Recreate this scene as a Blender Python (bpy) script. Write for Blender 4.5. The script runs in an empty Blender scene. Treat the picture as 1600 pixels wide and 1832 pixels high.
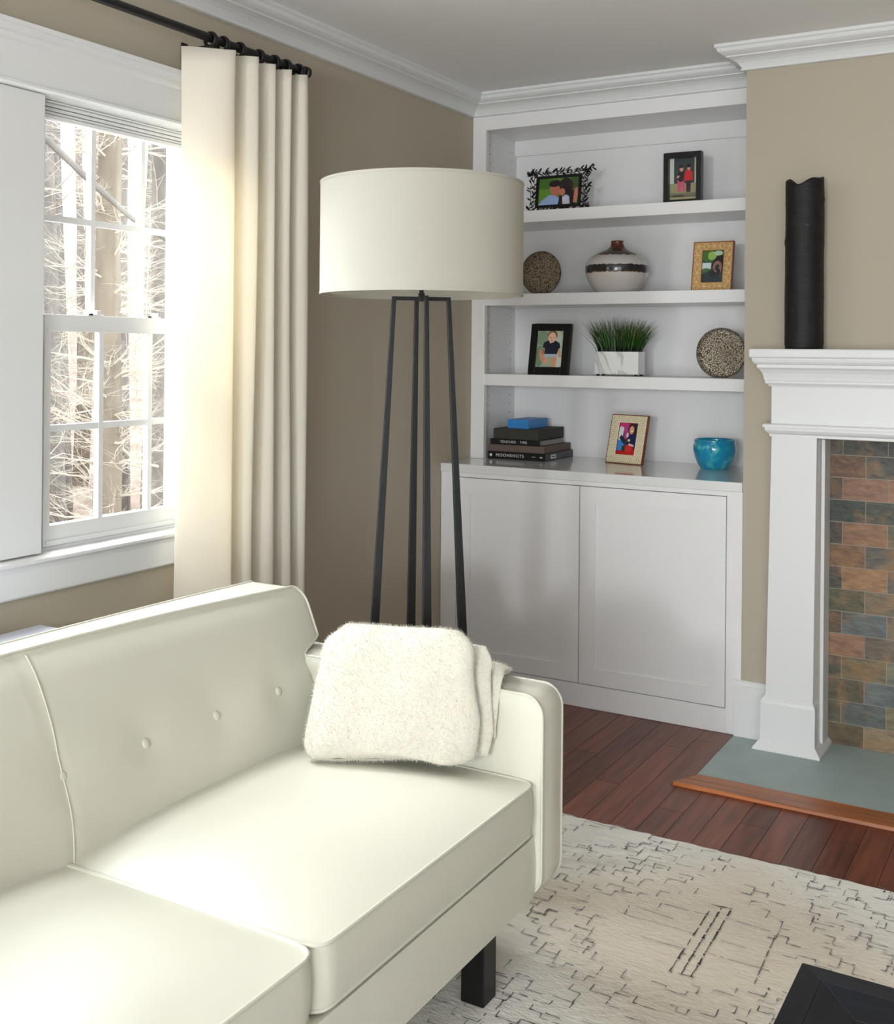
import bpy, bmesh, math, random
from mathutils import Vector, Matrix, noise
PI = math.pi
C = bpy.context.scene.collection
rnd = random.Random(7)

# ------------------------------------------------------------------ camera, world, lights, exposure
sc = bpy.context.scene
cam = bpy.data.cameras.new('camera'); camo = bpy.data.objects.new('camera', cam); C.objects.link(camo)
YAW, ROLL, F, PY = 0.5246025, 0.0087223, 1988.5865, 627.62
cam.sensor_fit = 'VERTICAL'; cam.sensor_height = 36.0; cam.sensor_width = 36.0
cam.lens = F / 1832 * 36.0
cam.shift_y = -(916 - PY) / 1832
cam.clip_start = 0.05; cam.clip_end = 200
R0 = Vector((math.cos(YAW), math.sin(YAW), 0)); U0 = Vector((0, 0, 1)); F0 = Vector((-math.sin(YAW), math.cos(YAW), 0))
cR, sR = math.cos(ROLL), math.sin(ROLL)
rt = R0 * cR + U0 * sR; up = U0 * cR - R0 * sR
M = Matrix((rt, up, -F0)).transposed().to_4x4(); M.translation = Vector((2.374035, 0, 1.4))
camo.matrix_world = M
sc.camera = camo
sc.view_settings.view_transform = 'Standard'; sc.view_settings.look = 'None'
sc.view_settings.gamma = 1; sc.view_settings.use_curve_mapping = False
sc.view_settings.exposure = 0.0
w = bpy.data.worlds.new('sky'); sc.world = w; w.use_nodes = True
bg = w.node_tree.nodes['Background']; bg.inputs[0].default_value = (0.88, 0.95, 1.0, 1); bg.inputs[1].default_value = 5.2

def area(name, loc, rot, sx, sy, power, col=(1, 1, 1), spread=180):
    l = bpy.data.lights.new(name, 'AREA'); l.shape = 'RECTANGLE'; l.size = sx; l.size_y = sy; l.energy = power; l.color = col
    l.spread = math.radians(spread)
    o = bpy.data.objects.new(name, l); C.objects.link(o); o.location = loc; o.rotation_euler = rot
    return o
# daylight through the window seen (portal only guides the sky's light)
p = area('window_portal', (-0.14, 2.28, 1.44), (0, -PI/2, 0), 1.16, 0.58, 1); p.data.cycles.is_portal = True
# sky light through the neighbouring windows of the same wall, outside the frame; then an added seat lamp
area('daylight_near_window', (-0.40, 1.54, 2.0), (0, math.radians(-48), 0), 1.0, 0.62, 52, (0.92, 0.97, 1.0))
area('daylight_far_window', (-0.40, 0.86, 2.0), (0, math.radians(-48), 0), 1.0, 0.62, 52, (0.92, 0.97, 1.0))
area('seat_fill_lamp', (-0.42, 2.28, 2.35), (0, math.radians(-48), 0), 0.6, 0.56, 100, (0.94, 0.98, 1.0))  # added lamp above the seen window, steeply brightening the sofa seat
# daylight through a window behind the photographer, plus a broad fill lamp added there
area('daylight_rear_window', (1.74, -3.02, 1.62), (PI/2, 0, 0), 0.24, 0.34, 72, (0.94, 0.97, 1.0))
area('rear_fill_lamp', (2.9, -3.02, 1.12), (PI/2, 0, 0), 1.9, 2.0, 88, (0.93, 0.97, 1.0))  # added fill lamp, lifting the rug, cabinet doors and mantel
p = area('rear_fill_portal', (2.9, -3.16, 1.12), (PI/2, 0, 0), 1.9, 2.0, 1); p.data.cycles.is_portal = True  # portal in the opening made for the fill lamp
p = area('side_fill_portal', (5.2, -3.16, 1.2), (PI/2, 0, 0), 1.8, 2.2, 1); p.data.cycles.is_portal = True  # sky fill through another opening added in the rear wall

# ------------------------------------------------------------------ materials
def lin(c):
    return tuple(((v/255)/12.92 if v/255 <= .04045 else ((v/255+.055)/1.055)**2.4) for v in c)
def mat(name, col=None, rough=.5, metal=0, spec=.5, coat=0, trans=0, attr=None, bump=None, var=None, sheen=0, sss=0, alpha=None):
    """bump=(scale,strength[,stretch xyz]); var=(scale, amount): soft mottling of the colour; attr: colour attribute name"""
    m = bpy.data.materials.new(name); m.use_nodes = True; nt = m.node_tree; N = nt.nodes; L = nt.links
    b = N['Principled BSDF']
    b.inputs['Roughness'].default_value = rough; b.inputs['Metallic'].default_value = metal
    b.inputs['Specular IOR Level'].default_value = spec
    b.inputs['Coat Weight'].default_value = coat
    b.inputs['Transmission Weight'].default_value = trans
    b.inputs['Sheen Weight'].default_value = sheen
    tc = N.new('ShaderNodeTexCoord'); out = None
    if attr:
        a = N.new('ShaderNodeAttribute'); a.attribute_name = attr; src = a.outputs['Color']
    else:
        c = N.new('ShaderNodeRGB'); c.outputs[0].default_value = (*lin(col), 1); src = c.outputs[0]
    if var:
        mp = N.new('ShaderNodeMapping'); L.new(tc.outputs['Object'], mp.inputs[0])
        mp.inputs['Scale'].default_value = var[2] if len(var) > 2 else (1, 1, 1)
        n = N.new('ShaderNodeTexNoise'); n.inputs['Scale'].default_value = var[0]; n.inputs['Detail'].default_value = 6
        L.new(mp.outputs[0], n.inputs['Vector'])
        r = N.new('ShaderNodeMapRange'); r.inputs[1].default_value = .3; r.inputs[2].default_value = .7
        r.inputs[3].default_value = 1 - var[1]; r.inputs[4].default_value = 1 + var[1]
        L.new(n.outputs[0], r.inputs[0])
        x = N.new('ShaderNodeVectorMath'); x.operation = 'SCALE'
        L.new(src, x.inputs[0]); L.new(r.outputs[0], x.inputs['Scale']); src = x.outputs[0]
    L.new(src, b.inputs['Base Color'])
    if bump:
        mp = N.new('ShaderNodeMapping'); L.new(tc.outputs['Object'], mp.inputs[0])
        mp.inputs['Scale'].default_value = bump[2] if len(bump) > 2 else (1, 1, 1)
        n = N.new('ShaderNodeTexNoise'); n.inputs['Scale'].default_value = bump[0]; n.inputs['Detail'].default_value = 4
        L.new(mp.outputs[0], n.inputs['Vector'])
        bp = N.new('ShaderNodeBump'); bp.inputs['Strength'].default_value = bump[1]; bp.inputs['Distance'].default_value = .003
        L.new(n.outputs[0], bp.inputs['Height']); L.new(bp.outputs[0], b.inputs['Normal'])
    return m
def add_translucent(m, fac, col):
    nt = m.node_tree; b = nt.nodes['Principled BSDF']; o = nt.nodes['Material Output']
    t = nt.nodes.new('ShaderNodeBsdfTranslucent'); t.inputs[0].default_value = (*lin(col), 1)
    x = nt.nodes.new('ShaderNodeMixShader'); x.inputs[0].default_value = fac
    nt.links.new(b.outputs[0], x.inputs[1]); nt.links.new(t.outputs[0], x.inputs[2]); nt.links.new(x.outputs[0], o.inputs[0])
def glass_mat():
    m = bpy.data.materials.new('window_glass'); m.use_nodes = True; nt = m.node_tree; N = nt.nodes; N.remove(N['Principled BSDF'])
    t = N.new('ShaderNodeBsdfTransparent'); g = N.new('ShaderNodeBsdfGlossy'); g.inputs['Roughness'].default_value = .01
    x = N.new('ShaderNodeMixShader'); x.inputs[0].default_value = .05
    nt.links.new(t.outputs[0], x.inputs[1]); nt.links.new(g.outputs[0], x.inputs[2]); nt.links.new(x.outputs[0], N['Material Output'].inputs[0])
    return m
MT = {}
MT['wall'] = mat('taupe_wall_paint', (178, 169, 151), .8, spec=.25, bump=(260, .03))
MT['ceil'] = mat('ceiling_paint', (243, 243, 241), .9, spec=.2)
MT['trim'] = mat('white_trim_paint', (222, 223, 222), .32, spec=.45)
MT['cab'] = mat('white_cabinet_paint', (231, 230, 229), .26, spec=.5)
MT['counter'] = mat('glossy_white_counter', (222, 222, 220), .1, spec=.55, coat=.3)
MT['hole'] = mat('peg_hole_dark', (120, 120, 120), .8)
MT['rodblack'] = mat('matte_black_iron', (16, 16, 18), .45, spec=.4, bump=(90, .1))
MT['lampblack'] = mat('hammered_black_iron', (17, 18, 22), .42, spec=.45, bump=(60, .25))
MT['cloth'] = mat('cream_linen', (244, 240, 229), .85, spec=.2, sheen=.2, bump=(420, .12))
add_translucent(MT['cloth'], .34, (250, 241, 218))
MT['shade'] = mat('ivory_lamp_linen', (200, 198, 187), .85, spec=.2, bump=(500, .08, (1, 1, 3)))
add_translucent(MT['shade'], .28, (240, 234, 218))
MT['leather'] = mat('cream_leather', (208, 206, 191), .33, spec=.5, bump=(700, .07), var=(5, .015))
MT['piping'] = mat('cream_leather_piping', (206, 204, 189), .35, spec=.5)
MT['throw'] = mat('ivory_wool', (206, 201, 187), .95, spec=.1, sheen=.4, bump=(90, .5))
MT['black'] = mat('black_lacquer', (8, 8, 9), .35, spec=.4)
MT['leg'] = mat('black_sofa_leg', (10, 10, 11), .4, spec=.4)
MT['table'] = mat('blackened_oak', (12, 14, 20), .45, spec=.3, bump=(40, .7, (1, .12, 1)), var=(60, .35, (1, .08, 1)))
MT['table2'] = mat('blackened_oak_cross', (14, 17, 25), .42, spec=.38, bump=(40, .7, (.12, 1, 1)), var=(60, .35, (.08, 1, 1)))
MT['glass'] = glass_mat()
MT['slab'] = mat('grey_green_slate', (160, 176, 173), .5, spec=.4, bump=(60, .25), var=(9, .06))
MT['hwood'] = mat('honey_oak_edging', (160, 92, 44), .35, spec=.5, bump=(70, .5, (.06, 1, 1)), var=(60, .42, (.05, 1, 1)))
MT['hwood2'] = mat('brown_edging', (112, 62, 44), .35, spec=.5, bump=(60, .3, (1, .06, 1)), var=(45, .22, (1, .05, 1)))
MT['floor'] = mat('cherry_stained_oak', None, .3, spec=.32, attr='Col', bump=(55, .35, (1, .06, 1)), var=(46, .38, (1, .07, 1)))
MT['gap'] = mat('dark_gap', (28, 15, 11), .9)
MT['slate'] = mat('split_slate_tile', None, .5, spec=.45, attr='Col', bump=(38, 1.0, (1, 1, 1.8)), var=(26, .3, (.7, 1, 1.6)))
MT['grout'] = mat('grey_grout', (158, 150, 136), .9)
def slate_mix(m):
    nt = m.node_tree; N = nt.nodes; L = nt.links; b = N['Principled BSDF']; src = b.inputs['Base Color'].links[0].from_socket
    tc = N.new('ShaderNodeTexCoord'); no = N.new('ShaderNodeTexNoise'); no.inputs['Scale'].default_value = 11; no.inputs['Detail'].default_value = 8; no.inputs['Distortion'].default_value = 1.2
    L.new(tc.outputs['Object'], no.inputs['Vector']); cr = N.new('ShaderNodeValToRGB'); E_ = cr.color_ramp.elements; E_[0].position = .50; E_[0].color = (0, 0, 0, 1); E_[1].position = .68; E_[1].color = (.6, .6, .6, 1)
    L.new(no.outputs[0], cr.inputs[0]); mx = N.new('ShaderNodeMix'); mx.data_type = 'RGBA'; L.new(cr.outputs[0], mx.inputs['Factor']); L.new(src, mx.inputs['A']); mx.inputs['B'].default_value = (*lin((150, 112, 74)), 1)
    L.new(mx.outputs['Result'], b.inputs['Base Color'])
slate_mix(MT['slate'])
MT['firebox'] = mat('soot_black_brick', (22, 20, 19), .9)
MT['photo'] = mat('photo_print', None, .25, spec=.5, attr='Col')
MT['green'] = mat('grass_blades', None, .4, spec=.4, attr='Col')
MT['marble'] = None
MT['disc'] = None
MT['brown'] = mat('brown_book_cloth', (100, 84, 76), .7)
MT['olive'] = mat('dark_olive_book_cloth', (50, 49, 40), .7)
MT['bookblack'] = mat('black_book_cover', (13, 13, 15), .35)
MT['pages'] = mat('book_page_block', (150, 152, 148), .8, bump=(30, .5, (1, 1, 60)))
MT['white'] = mat('white_print', (225, 225, 225), .6)
MT['blue'] = mat('bright_blue_card', (48, 128, 196), .45)
MT['goldwood'] = mat('golden_inlay_wood', (190, 146, 88), .45, var=(120, .22))
MT['redwood'] = mat('reddish_wood_edge', (120, 60, 30), .4)
MT['ivoryin'] = mat('ivory_inlay_line', (226, 212, 160), .5)
MT['bone'] = mat('bone_inlay', (230, 216, 184), .45, var=(60, .08))
MT['dot'] = mat('grey_inlay_dot', (146, 138, 100), .5)
MT['console'] = mat('pale_lavender_lacquer', (214, 217, 228), .4)
MT['dirt'] = mat('leaf_litter', (142, 122, 110), .95, var=(3, .35))
MT['bark'] = mat('grey_bark', (112, 107, 102), .95, var=(8, .25, (1, 1, .25)), bump=(12, .9, (1, 1, .2)))
MT['bark2'] = mat('brown_bark', (122, 112, 98), .95, var=(8, .25, (1, 1, .25)), bump=(12, .9, (1, 1, .2)))
MT['twig'] = mat('pale_twigs', (186, 177, 162), .95)
MT['chrome'] = mat('brushed_nickel', (150, 150, 150), .3, metal=1)
MT['copper'] = mat('copper_glaze', (96, 48, 26), .16, spec=.6, coat=.6)
MT['charcoalbark'] = mat('charred_black_bark', (19, 18, 18), .58, spec=.35, var=(14, .4, (1, 1, 3)), bump=(30, .8, (1, 1, 4)))

# ------------------------------------------------------------------ helpers
def obj(name, bm, m, parent=None, smooth=False, bevel=0, seg=2, mats=None, recalc=True):
    if recalc: bmesh.ops.recalc_face_normals(bm, faces=bm.faces[:])
    me = bpy.data.meshes.new(name); bm.to_mesh(me); bm.free()
    o = bpy.data.objects.new(name, me); C.objects.link(o)
    for k in (mats or [m]): me.materials.append(k)
    if smooth: me.shade_smooth()
    if smooth == 'auto':
        e = o.modifiers.new('e', 'EDGE_SPLIT'); e.split_angle = math.radians(35)
    if bevel:
        b = o.modifiers.new('b', 'BEVEL'); b.width = bevel; b.segments = seg; b.limit_method = 'ANGLE'; b.angle_limit = math.radians(40)
    if parent:
        o.parent = parent
    return o
def tag(o, label=None, cat=None, group=None, kind=None):
    if label: o['label'] = label
    if cat: o['category'] = cat
    if group: o['group'] = group
    if kind: o['kind'] = kind
    return o
def thing(name, label, cat, loc=(0, 0, 0), rot=(0, 0, 0), group=None):
    o = bpy.data.objects.new(name, None); C.objects.link(o); o.location = loc; o.rotation_euler = rot
    return tag(o, label, cat, group)
def struct(name, bm, m, label, cat, **k):
    o = obj(name, bm, m, **k); return tag(o, label, cat, kind='structure')
def box(bm, x0, x1, y0, y1, z0, z1, mi=0):
    v = [bm.verts.new(p) for p in ((x0, y0, z0), (x1, y0, z0), (x1, y1, z0), (x0, y1, z0), (x0, y0, z1), (x1, y0, z1), (x1, y1, z1), (x0, y1, z1))]
    for f in ((0, 3, 2, 1), (4, 5, 6, 7), (0, 1, 5, 4), (1, 2, 6, 5), (2, 3, 7, 6), (3, 0, 4, 7)):
        bm.faces.new([v[i] for i in f]).material_index = mi
    return v
def boxes(*bs):
    bm = bmesh.new()
    for b in bs: box(bm, *b)
    return bm
def tube(bm, pts, r, n=8, closed=False, caps=True, mi=0):
    pts = [Vector(p) for p in pts]; k = len(pts); rings = []
    prev = None
    for i, q in enumerate(pts):
        if closed: t = pts[(i+1) % k] - pts[i-1]
        else: t = pts[min(i+1, k-1)] - pts[max(i-1, 0)]
        t.normalize()
        a = prev if prev is not None else (Vector((0, 0, 1)) if abs(t.z) < .9 else Vector((1, 0, 0)))
        a = (a - t * a.dot(t))
        if a.length < 1e-6: a = t.orthogonal()
        a.normalize(); b = t.cross(a); prev = a
        rr = r[i] if isinstance(r, (list, tuple)) else r
        rings.append([bm.verts.new(q + (a * math.cos(2*PI*j/n) + b * math.sin(2*PI*j/n)) * rr) for j in range(n)])
    for i in range(k if closed else k-1):
        A, B = rings[i], rings[(i+1) % k]
        for j in range(n):
            bm.faces.new((A[j], A[(j+1) % n], B[(j+1) % n], B[j])).material_index = mi
    if not closed and caps:
        bm.faces.new(rings[0][::-1]).material_index = mi; bm.faces.new(rings[-1]).material_index = mi
def lathe(bm, prof, n=48, c=(0, 0, 0), cap=True, mi=None):
    rings = [[bm.verts.new((c[0] + r*math.cos(2*PI*j/n), c[1] + r*math.sin(2*PI*j/n), c[2] + z)) for j in range(n)] for r, z in prof]
    for i in range(len(rings)-1):
        for j in range(n):
            f = bm.faces.new((rings[i][j], rings[i][(j+1) % n], rings[i+1][(j+1) % n], rings[i+1][j]))
            if mi: f.material_index = mi[i]
    if cap:
        bm.faces.new(rings[0][::-1]); bm.faces.new(rings[-1])
    return rings
def sweep(bm, path, prof):
    """profile (d to the right of travel, z) along a 2-D path with mitred corners"""
    path = [Vector(p) for p in path]; rings = []
    for i, q in enumerate(path):
        d0 = (path[i] - path[i-1]).normalized() if i > 0 else None
        d1 = (path[i+1] - path[i]).normalized() if i < len(path)-1 else None
        if d0 is None: d0 = d1
        if d1 is None: d1 = d0
        n0 = Vector((d0.y, -d0.x)); n1 = Vector((d1.y, -d1.x)); m = n0 + n1; m = m / m.dot(n0)
        rings.append([bm.verts.new((q.x + m.x*d, q.y + m.y*d, z)) for d, z in prof])
    k = len(prof)
    for i in range(len(rings)-1):
        for j in range(k):
            bm.faces.new((rings[i][j], rings[i][(j+1) % k], rings[i+1][(j+1) % k], rings[i+1][j]))
    bm.faces.new(rings[0]); bm.faces.new(rings[-1][::-1])
def rr(x, y, X, Y, r):
    cx = max(abs(x) - (X-r), 0); cy = max(abs(y) - (Y-r), 0)
    if cx > 0 and cy > 0:
        f = max(cx, cy) / math.hypot(cx, cy); cx *= f; cy *= f
        return math.copysign(X-r+cx, x), math.copysign(Y-r+cy, y)
    return x, y
def puff(bm, X, Y, H, r, ct, cb, bulge, nx=22, ny=22, T=lambda v: v, extra=None):
    """upholstered block: half sizes X,Y, height H (z 0..H), corner radius r, top / bottom crown, side bulge"""
    def sp(n):
        return [math.sin((-1 + 2*i/n) * PI/2 * .999) * .35 + (-1 + 2*i/n) * .65 for i in range(n+1)]
    us, vs = sp(nx), sp(ny)
    def grid(z, c):
        G = []
        for u in us:
            row = []
            for v in vs:
                x, y = rr(u*X, v*Y, X, Y, r)
                zz = z + c * (1-abs(u)**3.2) * (1-abs(v)**3.2)
                if extra and c > 0: zz += extra(x, y)
                row.append(bm.verts.new(T(Vector((x, y, zz)))))
            G.append(row)
        return G
    A, B = grid(H, ct), grid(0, -cb)
    for i in range(nx):
        for j in range(ny):
            bm.faces.new((A[i][j], A[i+1][j], A[i+1][j+1], A[i][j+1])); bm.faces.new((B[i][j], B[i][j+1], B[i+1][j+1], B[i+1][j]))
    idx = [(i, 0) for i in range(nx)] + [(nx, j) for j in range(ny)] + [(i, ny) for i in range(nx, 0, -1)] + [(0, j) for j in range(ny, 0, -1)]
    bnd = [rr(us[i]*X, vs[j]*Y, X, Y, r) for i, j in idx]
    rings = [[B[i][j] for i, j in idx]]
    for k in range(1, 5):
        t = k/5; s = bulge * math.sin(PI*t); ring = []
        for q, (x, y) in enumerate(bnd):
            l = math.hypot(x/X, y/Y); nx_, ny_ = (x/X)**5, (y/Y)**5; ll = math.hypot(nx_, ny_) or 1
            ring.append(bm.verts.new(T(Vector((x + s*nx_/ll, y + s*ny_/ll, H*t)))))
        rings.append(ring)
    rings.append([A[i][j] for i, j in idx]); n = len(idx)
    for k in range(5):
        for j in range(n):
            bm.faces.new((rings[k][j], rings[k][(j+1) % n], rings[k+1][(j+1) % n], rings[k+1][j]))
    return bnd
def colattr(bm):
    return bm.loops.layers.float_color.new('Col')
def paint(f, lay, c):
    c = lin(c)
    for l in f.loops: l[lay] = (*c, 1)

# ------------------------------------------------------------------ room shell
CZ = 2.52; YB = 4.315; YF = 4.06; XC = 1.28
bm = boxes((-.14, 0, -3, 5, -.02, .86), (-.14, 0, -3, 5, 2.06, 2.7), (-.14, 0, 2.575, 5, .86, 2.06), (-.14, 0, 1.835, 1.985, .86, 2.06),
           (-.14, 0, 1.155, 1.245, .86, 2.06), (-.14, 0, -3, .55, .86, 2.06))
struct('wall_left', bm, MT['wall'], 'taupe painted wall with the window behind the sofa', 'wall')
bm = boxes((0, XC, 4.67, 4.8, 0, 2.6))
struct('wall_back', bm, MT['wall'], 'wall behind the built in bookcase', 'wall')
# chimney breast with the fireplace opening
FX0, FX1, FZ = 1.562, 2.76, 1.10
bm = boxes((XC, FX0, YF, 4.8, 0, 2.6), (FX0, FX1, YF, 4.8, FZ, 2.6), (FX1, 3.05, YF, 4.8, 0, 2.6))
struct('wall_chimney', bm, MT['wall'], 'beige chimney breast wall above the white mantel', 'wall')
bm = boxes((3.05, 7.2, 4.67, 4.8, 0, 2.6)); struct('wall_far', bm, MT['wall'], 'taupe wall right of the chimney breast', 'wall')
bm = boxes((7.2, 7.35, -3, 4.8, 0, 2.6)); struct('wall_right', bm, MT['wall'], 'taupe wall on the right side of the room', 'wall')
bm = boxes((-.14, 1.61, -3.15, -3, 0, 2.6), (1.61, 1.87, -3.15, -3, 0, 1.44), (1.61, 1.87, -3.15, -3, 1.80, 2.6), (1.87, 1.95, -3.15, -3, 0, 2.6), (1.95, 3.85, -3.15, -3, 0, .12), (1.95, 3.85, -3.15, -3, 2.12, 2.6),
           (3.85, 4.3, -3.15, -3, 0, 2.6), (4.3, 6.1, -3.15, -3, 0, .1), (4.3, 6.1, -3.15, -3, 2.3, 2.6), (6.1, 7.35, -3.15, -3, 0, 2.6))
struct('wall_rear', bm, MT['wall'], 'taupe wall behind the photographer', 'wall')  # unseen wall; its wide openings are cut to suit the added fill
bm = boxes((-.14, 7.35, -3.15, 4.8, CZ, CZ+.1)); struct('ceiling', bm, MT['ceil'], 'plain pale grey white ceiling', 'ceiling')

# crown moulding
bm = bmesh.new()
prof = [(-.01, CZ-.001), (.094, CZ-.001), (.094, 2.508), (.087, 2.503), (.087, 2.500), (.083, 2.492), (.073, 2.485), (.064, 2.481), (.060, 2.479), (.060, 2.475), (.052, 2.473),
        (.038, 2.467), (.026, 2.458), (.017, 2.446), (.013, 2.440), (.017, 2.438), (.017, 2.433), (.012, 2.431), (-.01, 2.431)]
sweep(bm, [(0, -3), (0, YB), (XC, YB), (XC, YF), (3.05, YF), (3.05, 4.67), (7.2, 4.67)], prof)
struct('trim_1', bm, MT['trim'], 'white crown moulding running along the ceiling', 'crown moulding')

# window head, casings, stool and apron
YW = 2.70
bm = boxes((0, .03, 1.82, 1.966, .867, 2.054), (0, .03, 2.577, YW, .865, 2.054), (0, .03, 1.11, 1.25, .865, 2.062), (0, .03, .42, .56, .865, 2.062))
struct('trim_2', bm, MT['trim'], 'flat white casings beside and between the windows', 'window trim', bevel=.003)
bm = bmesh.new()
sweep(bm, [(0, .40), (0, YW+.01)], [(-.005, 2.055), (.045, 2.055), (.052, 2.060), (.052, 2.067), (.045, 2.071), (.040, 2.071), (.040, 2.165), (.046, 2.170), (.050, 2.177),
      (.050, 2.182), (.058, 2.186), (.064, 2.193), (.066, 2.199), (.072, 2.200), (.072, 2.212), (-.005, 2.212)])
struct('trim_3', bm, MT['trim'], 'white moulded head board above the window', 'window trim')
bm = bmesh.new()
sweep(bm, [(0, .40), (0, YW+.01)], [(-.10, .872), (.0, .866), (.035, .862), (.047, .856), (.047, .848), (.036, .842), (.030, .838), (.026, .828), (.026, .765), (.022, .760), (-.005, .760), (-.005, .83), (-.10, .83)])
struct('trim_4', bm, MT['trim'], 'white window stool with an apron board below', 'window sill')

def window(name, y0, full=True):
    d = y0 - 1.985
    W = thing(name, 'white double hung window with six over six panes' if full else 'white double hung window beside the first one', 'window'); W['kind'] = 'structure'
    B = lambda bm, x0, x1, ya, yb, z0, z1: box(bm, x0, x1, ya+d, yb+d, z0, z1)
    bm = bmesh.new()
    B(bm, -.13, -.001, 1.985, 1.990, .873, 2.052); B(bm, -.13, -.001, 2.573, 2.5755, .873, 2.052); B(bm, -.13, -.001, 1.985, 2.575, 2.052, 2.0605)
    B(bm, -.13, -.001, 1.985, 2.575, .861, .873)
    obj('window_frame', bm, MT['trim'], W, bevel=.001)
    # upper sash
    bm = bmesh.new(); X0, X1 = -.058, -.028
    B(bm, X0, X1, 1.99, 2.014, 1.45, 2.05); B(bm, X0, X1, 2.553, 2.573, 1.45, 2.05); B(bm, X0, X1, 2.014, 2.553, 2.010, 2.05); B(bm, X0, X1, 2.014, 2.553, 1.45, 1.489)
    for y in (2.184, 2.371): B(bm, X0+.006, X1-.004, y-.008, y+.008, 1.489, 2.010)
    B(bm, X0+.007, X1-.005, 2.014, 2.553, 1.738, 1.755)
    obj('upper_sash', bm, MT['trim'], W)
    bm = bmesh.new(); B(bm, -.045, -.042, 2.014, 2.553, 1.489, 2.010); obj('upper_glass', bm, MT['glass'], W)
    bm = bmesh.new(); X0, X1 = -.025, .004
    B(bm, X0, X1, 1.991, 2.012, .876, 1.487); B(bm, X0, X1, 2.524, 2.560, .876, 1.487); B(bm, X0, X1, 2.012, 2.524, .876, .93); B(bm, X0, X1, 2.012, 2.524, 1.443, 1.487)
    B(bm, X1, X1+.003, 1.998, 2.553, 1.446, 1.452); B(bm, X1, X1+.004, 1.998, 2.553, .884, .890)
    for y in (2.189, 2.374): B(bm, X0+.006, X1-.004, y-.008, y+.008, .93, 1.443)
    B(bm, X0+.007, X1-.005, 2.012, 2.524, 1.177, 1.194)
    obj('lower_sash', bm, MT['trim'], W)
    bm = bmesh.new(); B(bm, -.013, -.010, 2.012, 2.524, .93, 1.443); obj('lower_glass', bm, MT['glass'], W)
    if full:
        for y in (2.165, 2.385):
            bm = bmesh.new(); B(bm, -.022, .001, y-.026, y+.028, 1.487, 1.492); B(bm, -.018, -.002, y+.008, y+.022, 1.492, 1.503); o = obj('sash_lock', bm, MT['trim'], W, bevel=.001)
            bm = bmesh.new(); B(bm, -.002, .0025, y-.022, y-.010, 1.4885, 1.4935); obj('latch_screw', bm, MT['rodblack'], o)
window('window_1', 1.985); window('window_2', 1.245, False)
window('window_3', .565, False)
# raised blind stacked under the window head
bm = bmesh.new()
for k, (a, z0, z1) in enumerate(((.0, 2.046, 2.0515), (-.006, 2.036, 2.046), (-.008, 2.025, 2.035), (-.008, 2.016, 2.024), (-.004, 2.003, 2.015))):
    box(bm, -.026, a, 1.992, 2.571, z0, z1-.0008)
tag(obj('window_blind', bm, MT['trim'], bevel=.002), 'white pleated blind stacked tight under the window head', 'blind')

# baseboards
bm = bmesh.new()
sweep(bm, [(0, -3), (0, 4.05)], [(-.005, .0), (.015, .0), (.015, .18), (.008, .195), (.008, .205), (-.005, .205)])
struct('baseboard_left', bm, MT['trim'], 'white baseboard under the window wall', 'baseboard')
bm = bmesh.new()
sweep(bm, [(1.257, YF-.001), (1.40, YF-.001)], [(-.005, .0), (.016, .0), (.016, .185), (.010, .190), (.010, .200), (.004, .206), (-.005, .206)])
struct('baseboard_chimney', bm, MT['trim'], 'short white baseboard between cabinet and mantel pillar', 'baseboard')

# floor planks
bm = bmesh.new(); lay = colattr(bm)
box(bm, -.14, 7.35, -3.15, 4.8, -.03, -.0012, 1)
cols = [(116, 62, 44), (108, 56, 40), (100, 52, 38), (122, 68, 48), (112, 60, 42), (104, 54, 42), (94, 48, 34), (114, 66, 50), (124, 68, 46)]
x = -.02; k = 0
while x < 7.2:
    y = -3 + rnd.random()*.8 - .8; 
    while y < 4.7:
        L_ = rnd.uniform(.9, 2.2); a, b = max(y, -3), min(y+L_, 4.7)
        if b > a:
            c = rnd.choice(cols); j = rnd.uniform(.9, 1.1); c = tuple(min(255, v*j) for v in c)
            n0 = len(bm.faces); box(bm, x+.0008, x+.0826, a+.0006, b-.0006, -.001, 0); bm.faces.ensure_lookup_table()
            for f in bm.faces[n0:]: paint(f, lay, c)
        y += L_
    x += .0834; k += 1
struct('floor', bm, None, 'red brown oak plank floor', 'floor', mats=[MT['floor'], MT['gap']], recalc=False)

# ------------------------------------------------------------------ fireplace
bm = boxes((1.256, 3.0, 3.605, 4.15, -.004, .004)); struct('hearth_slab', bm, MT['slab'], 'grey green slate hearth slab in front of the fireplace', 'hearth', bevel=.001)
H = thing('hearth_border', 'wooden border framing the slate hearth, honey coloured at the front', 'hearth border'); H['kind'] = 'structure'
bm = bmesh.new()
vs = [bm.verts.new(p) for p in ((1.212, 3.484, .0), (3.05, 3.484, .0), (3.05, 3.604, .0), (1.262, 3.604, .0), (1.216, 3.488, .012), (3.05, 3.488, .012), (3.05, 3.604, .008), (1.262, 3.604, .008))]
for f in ((0, 3, 2, 1), (4, 5, 6, 7), (0, 1, 5, 4), (1, 2, 6, 5), (2, 3, 7, 6), (3, 0, 4, 7)): bm.faces.new([vs[i] for i in f])
obj('front_strip', bm, MT['hwood'], H, bevel=.002)
bm = bmesh.new()
vs = [bm.verts.new(p) for p in ((1.207, 3.484, .0), (1.256, 3.604, .0), (1.256, 4.045, .0), (1.207, 4.045, .0), (1.211, 3.500, .005), (1.256, 3.604, .005), (1.256, 4.045, .005), (1.211, 4.045, .005))]
for f in ((0, 3, 2, 1), (4, 5, 6, 7), (0, 1, 5, 4), (1, 2, 6, 5), (2, 3, 7, 6), (3, 0, 4, 7)): bm.faces.new([vs[i] for i in f])
obj('side_strip', bm, MT['hwood2'], H, bevel=.001)

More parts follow.
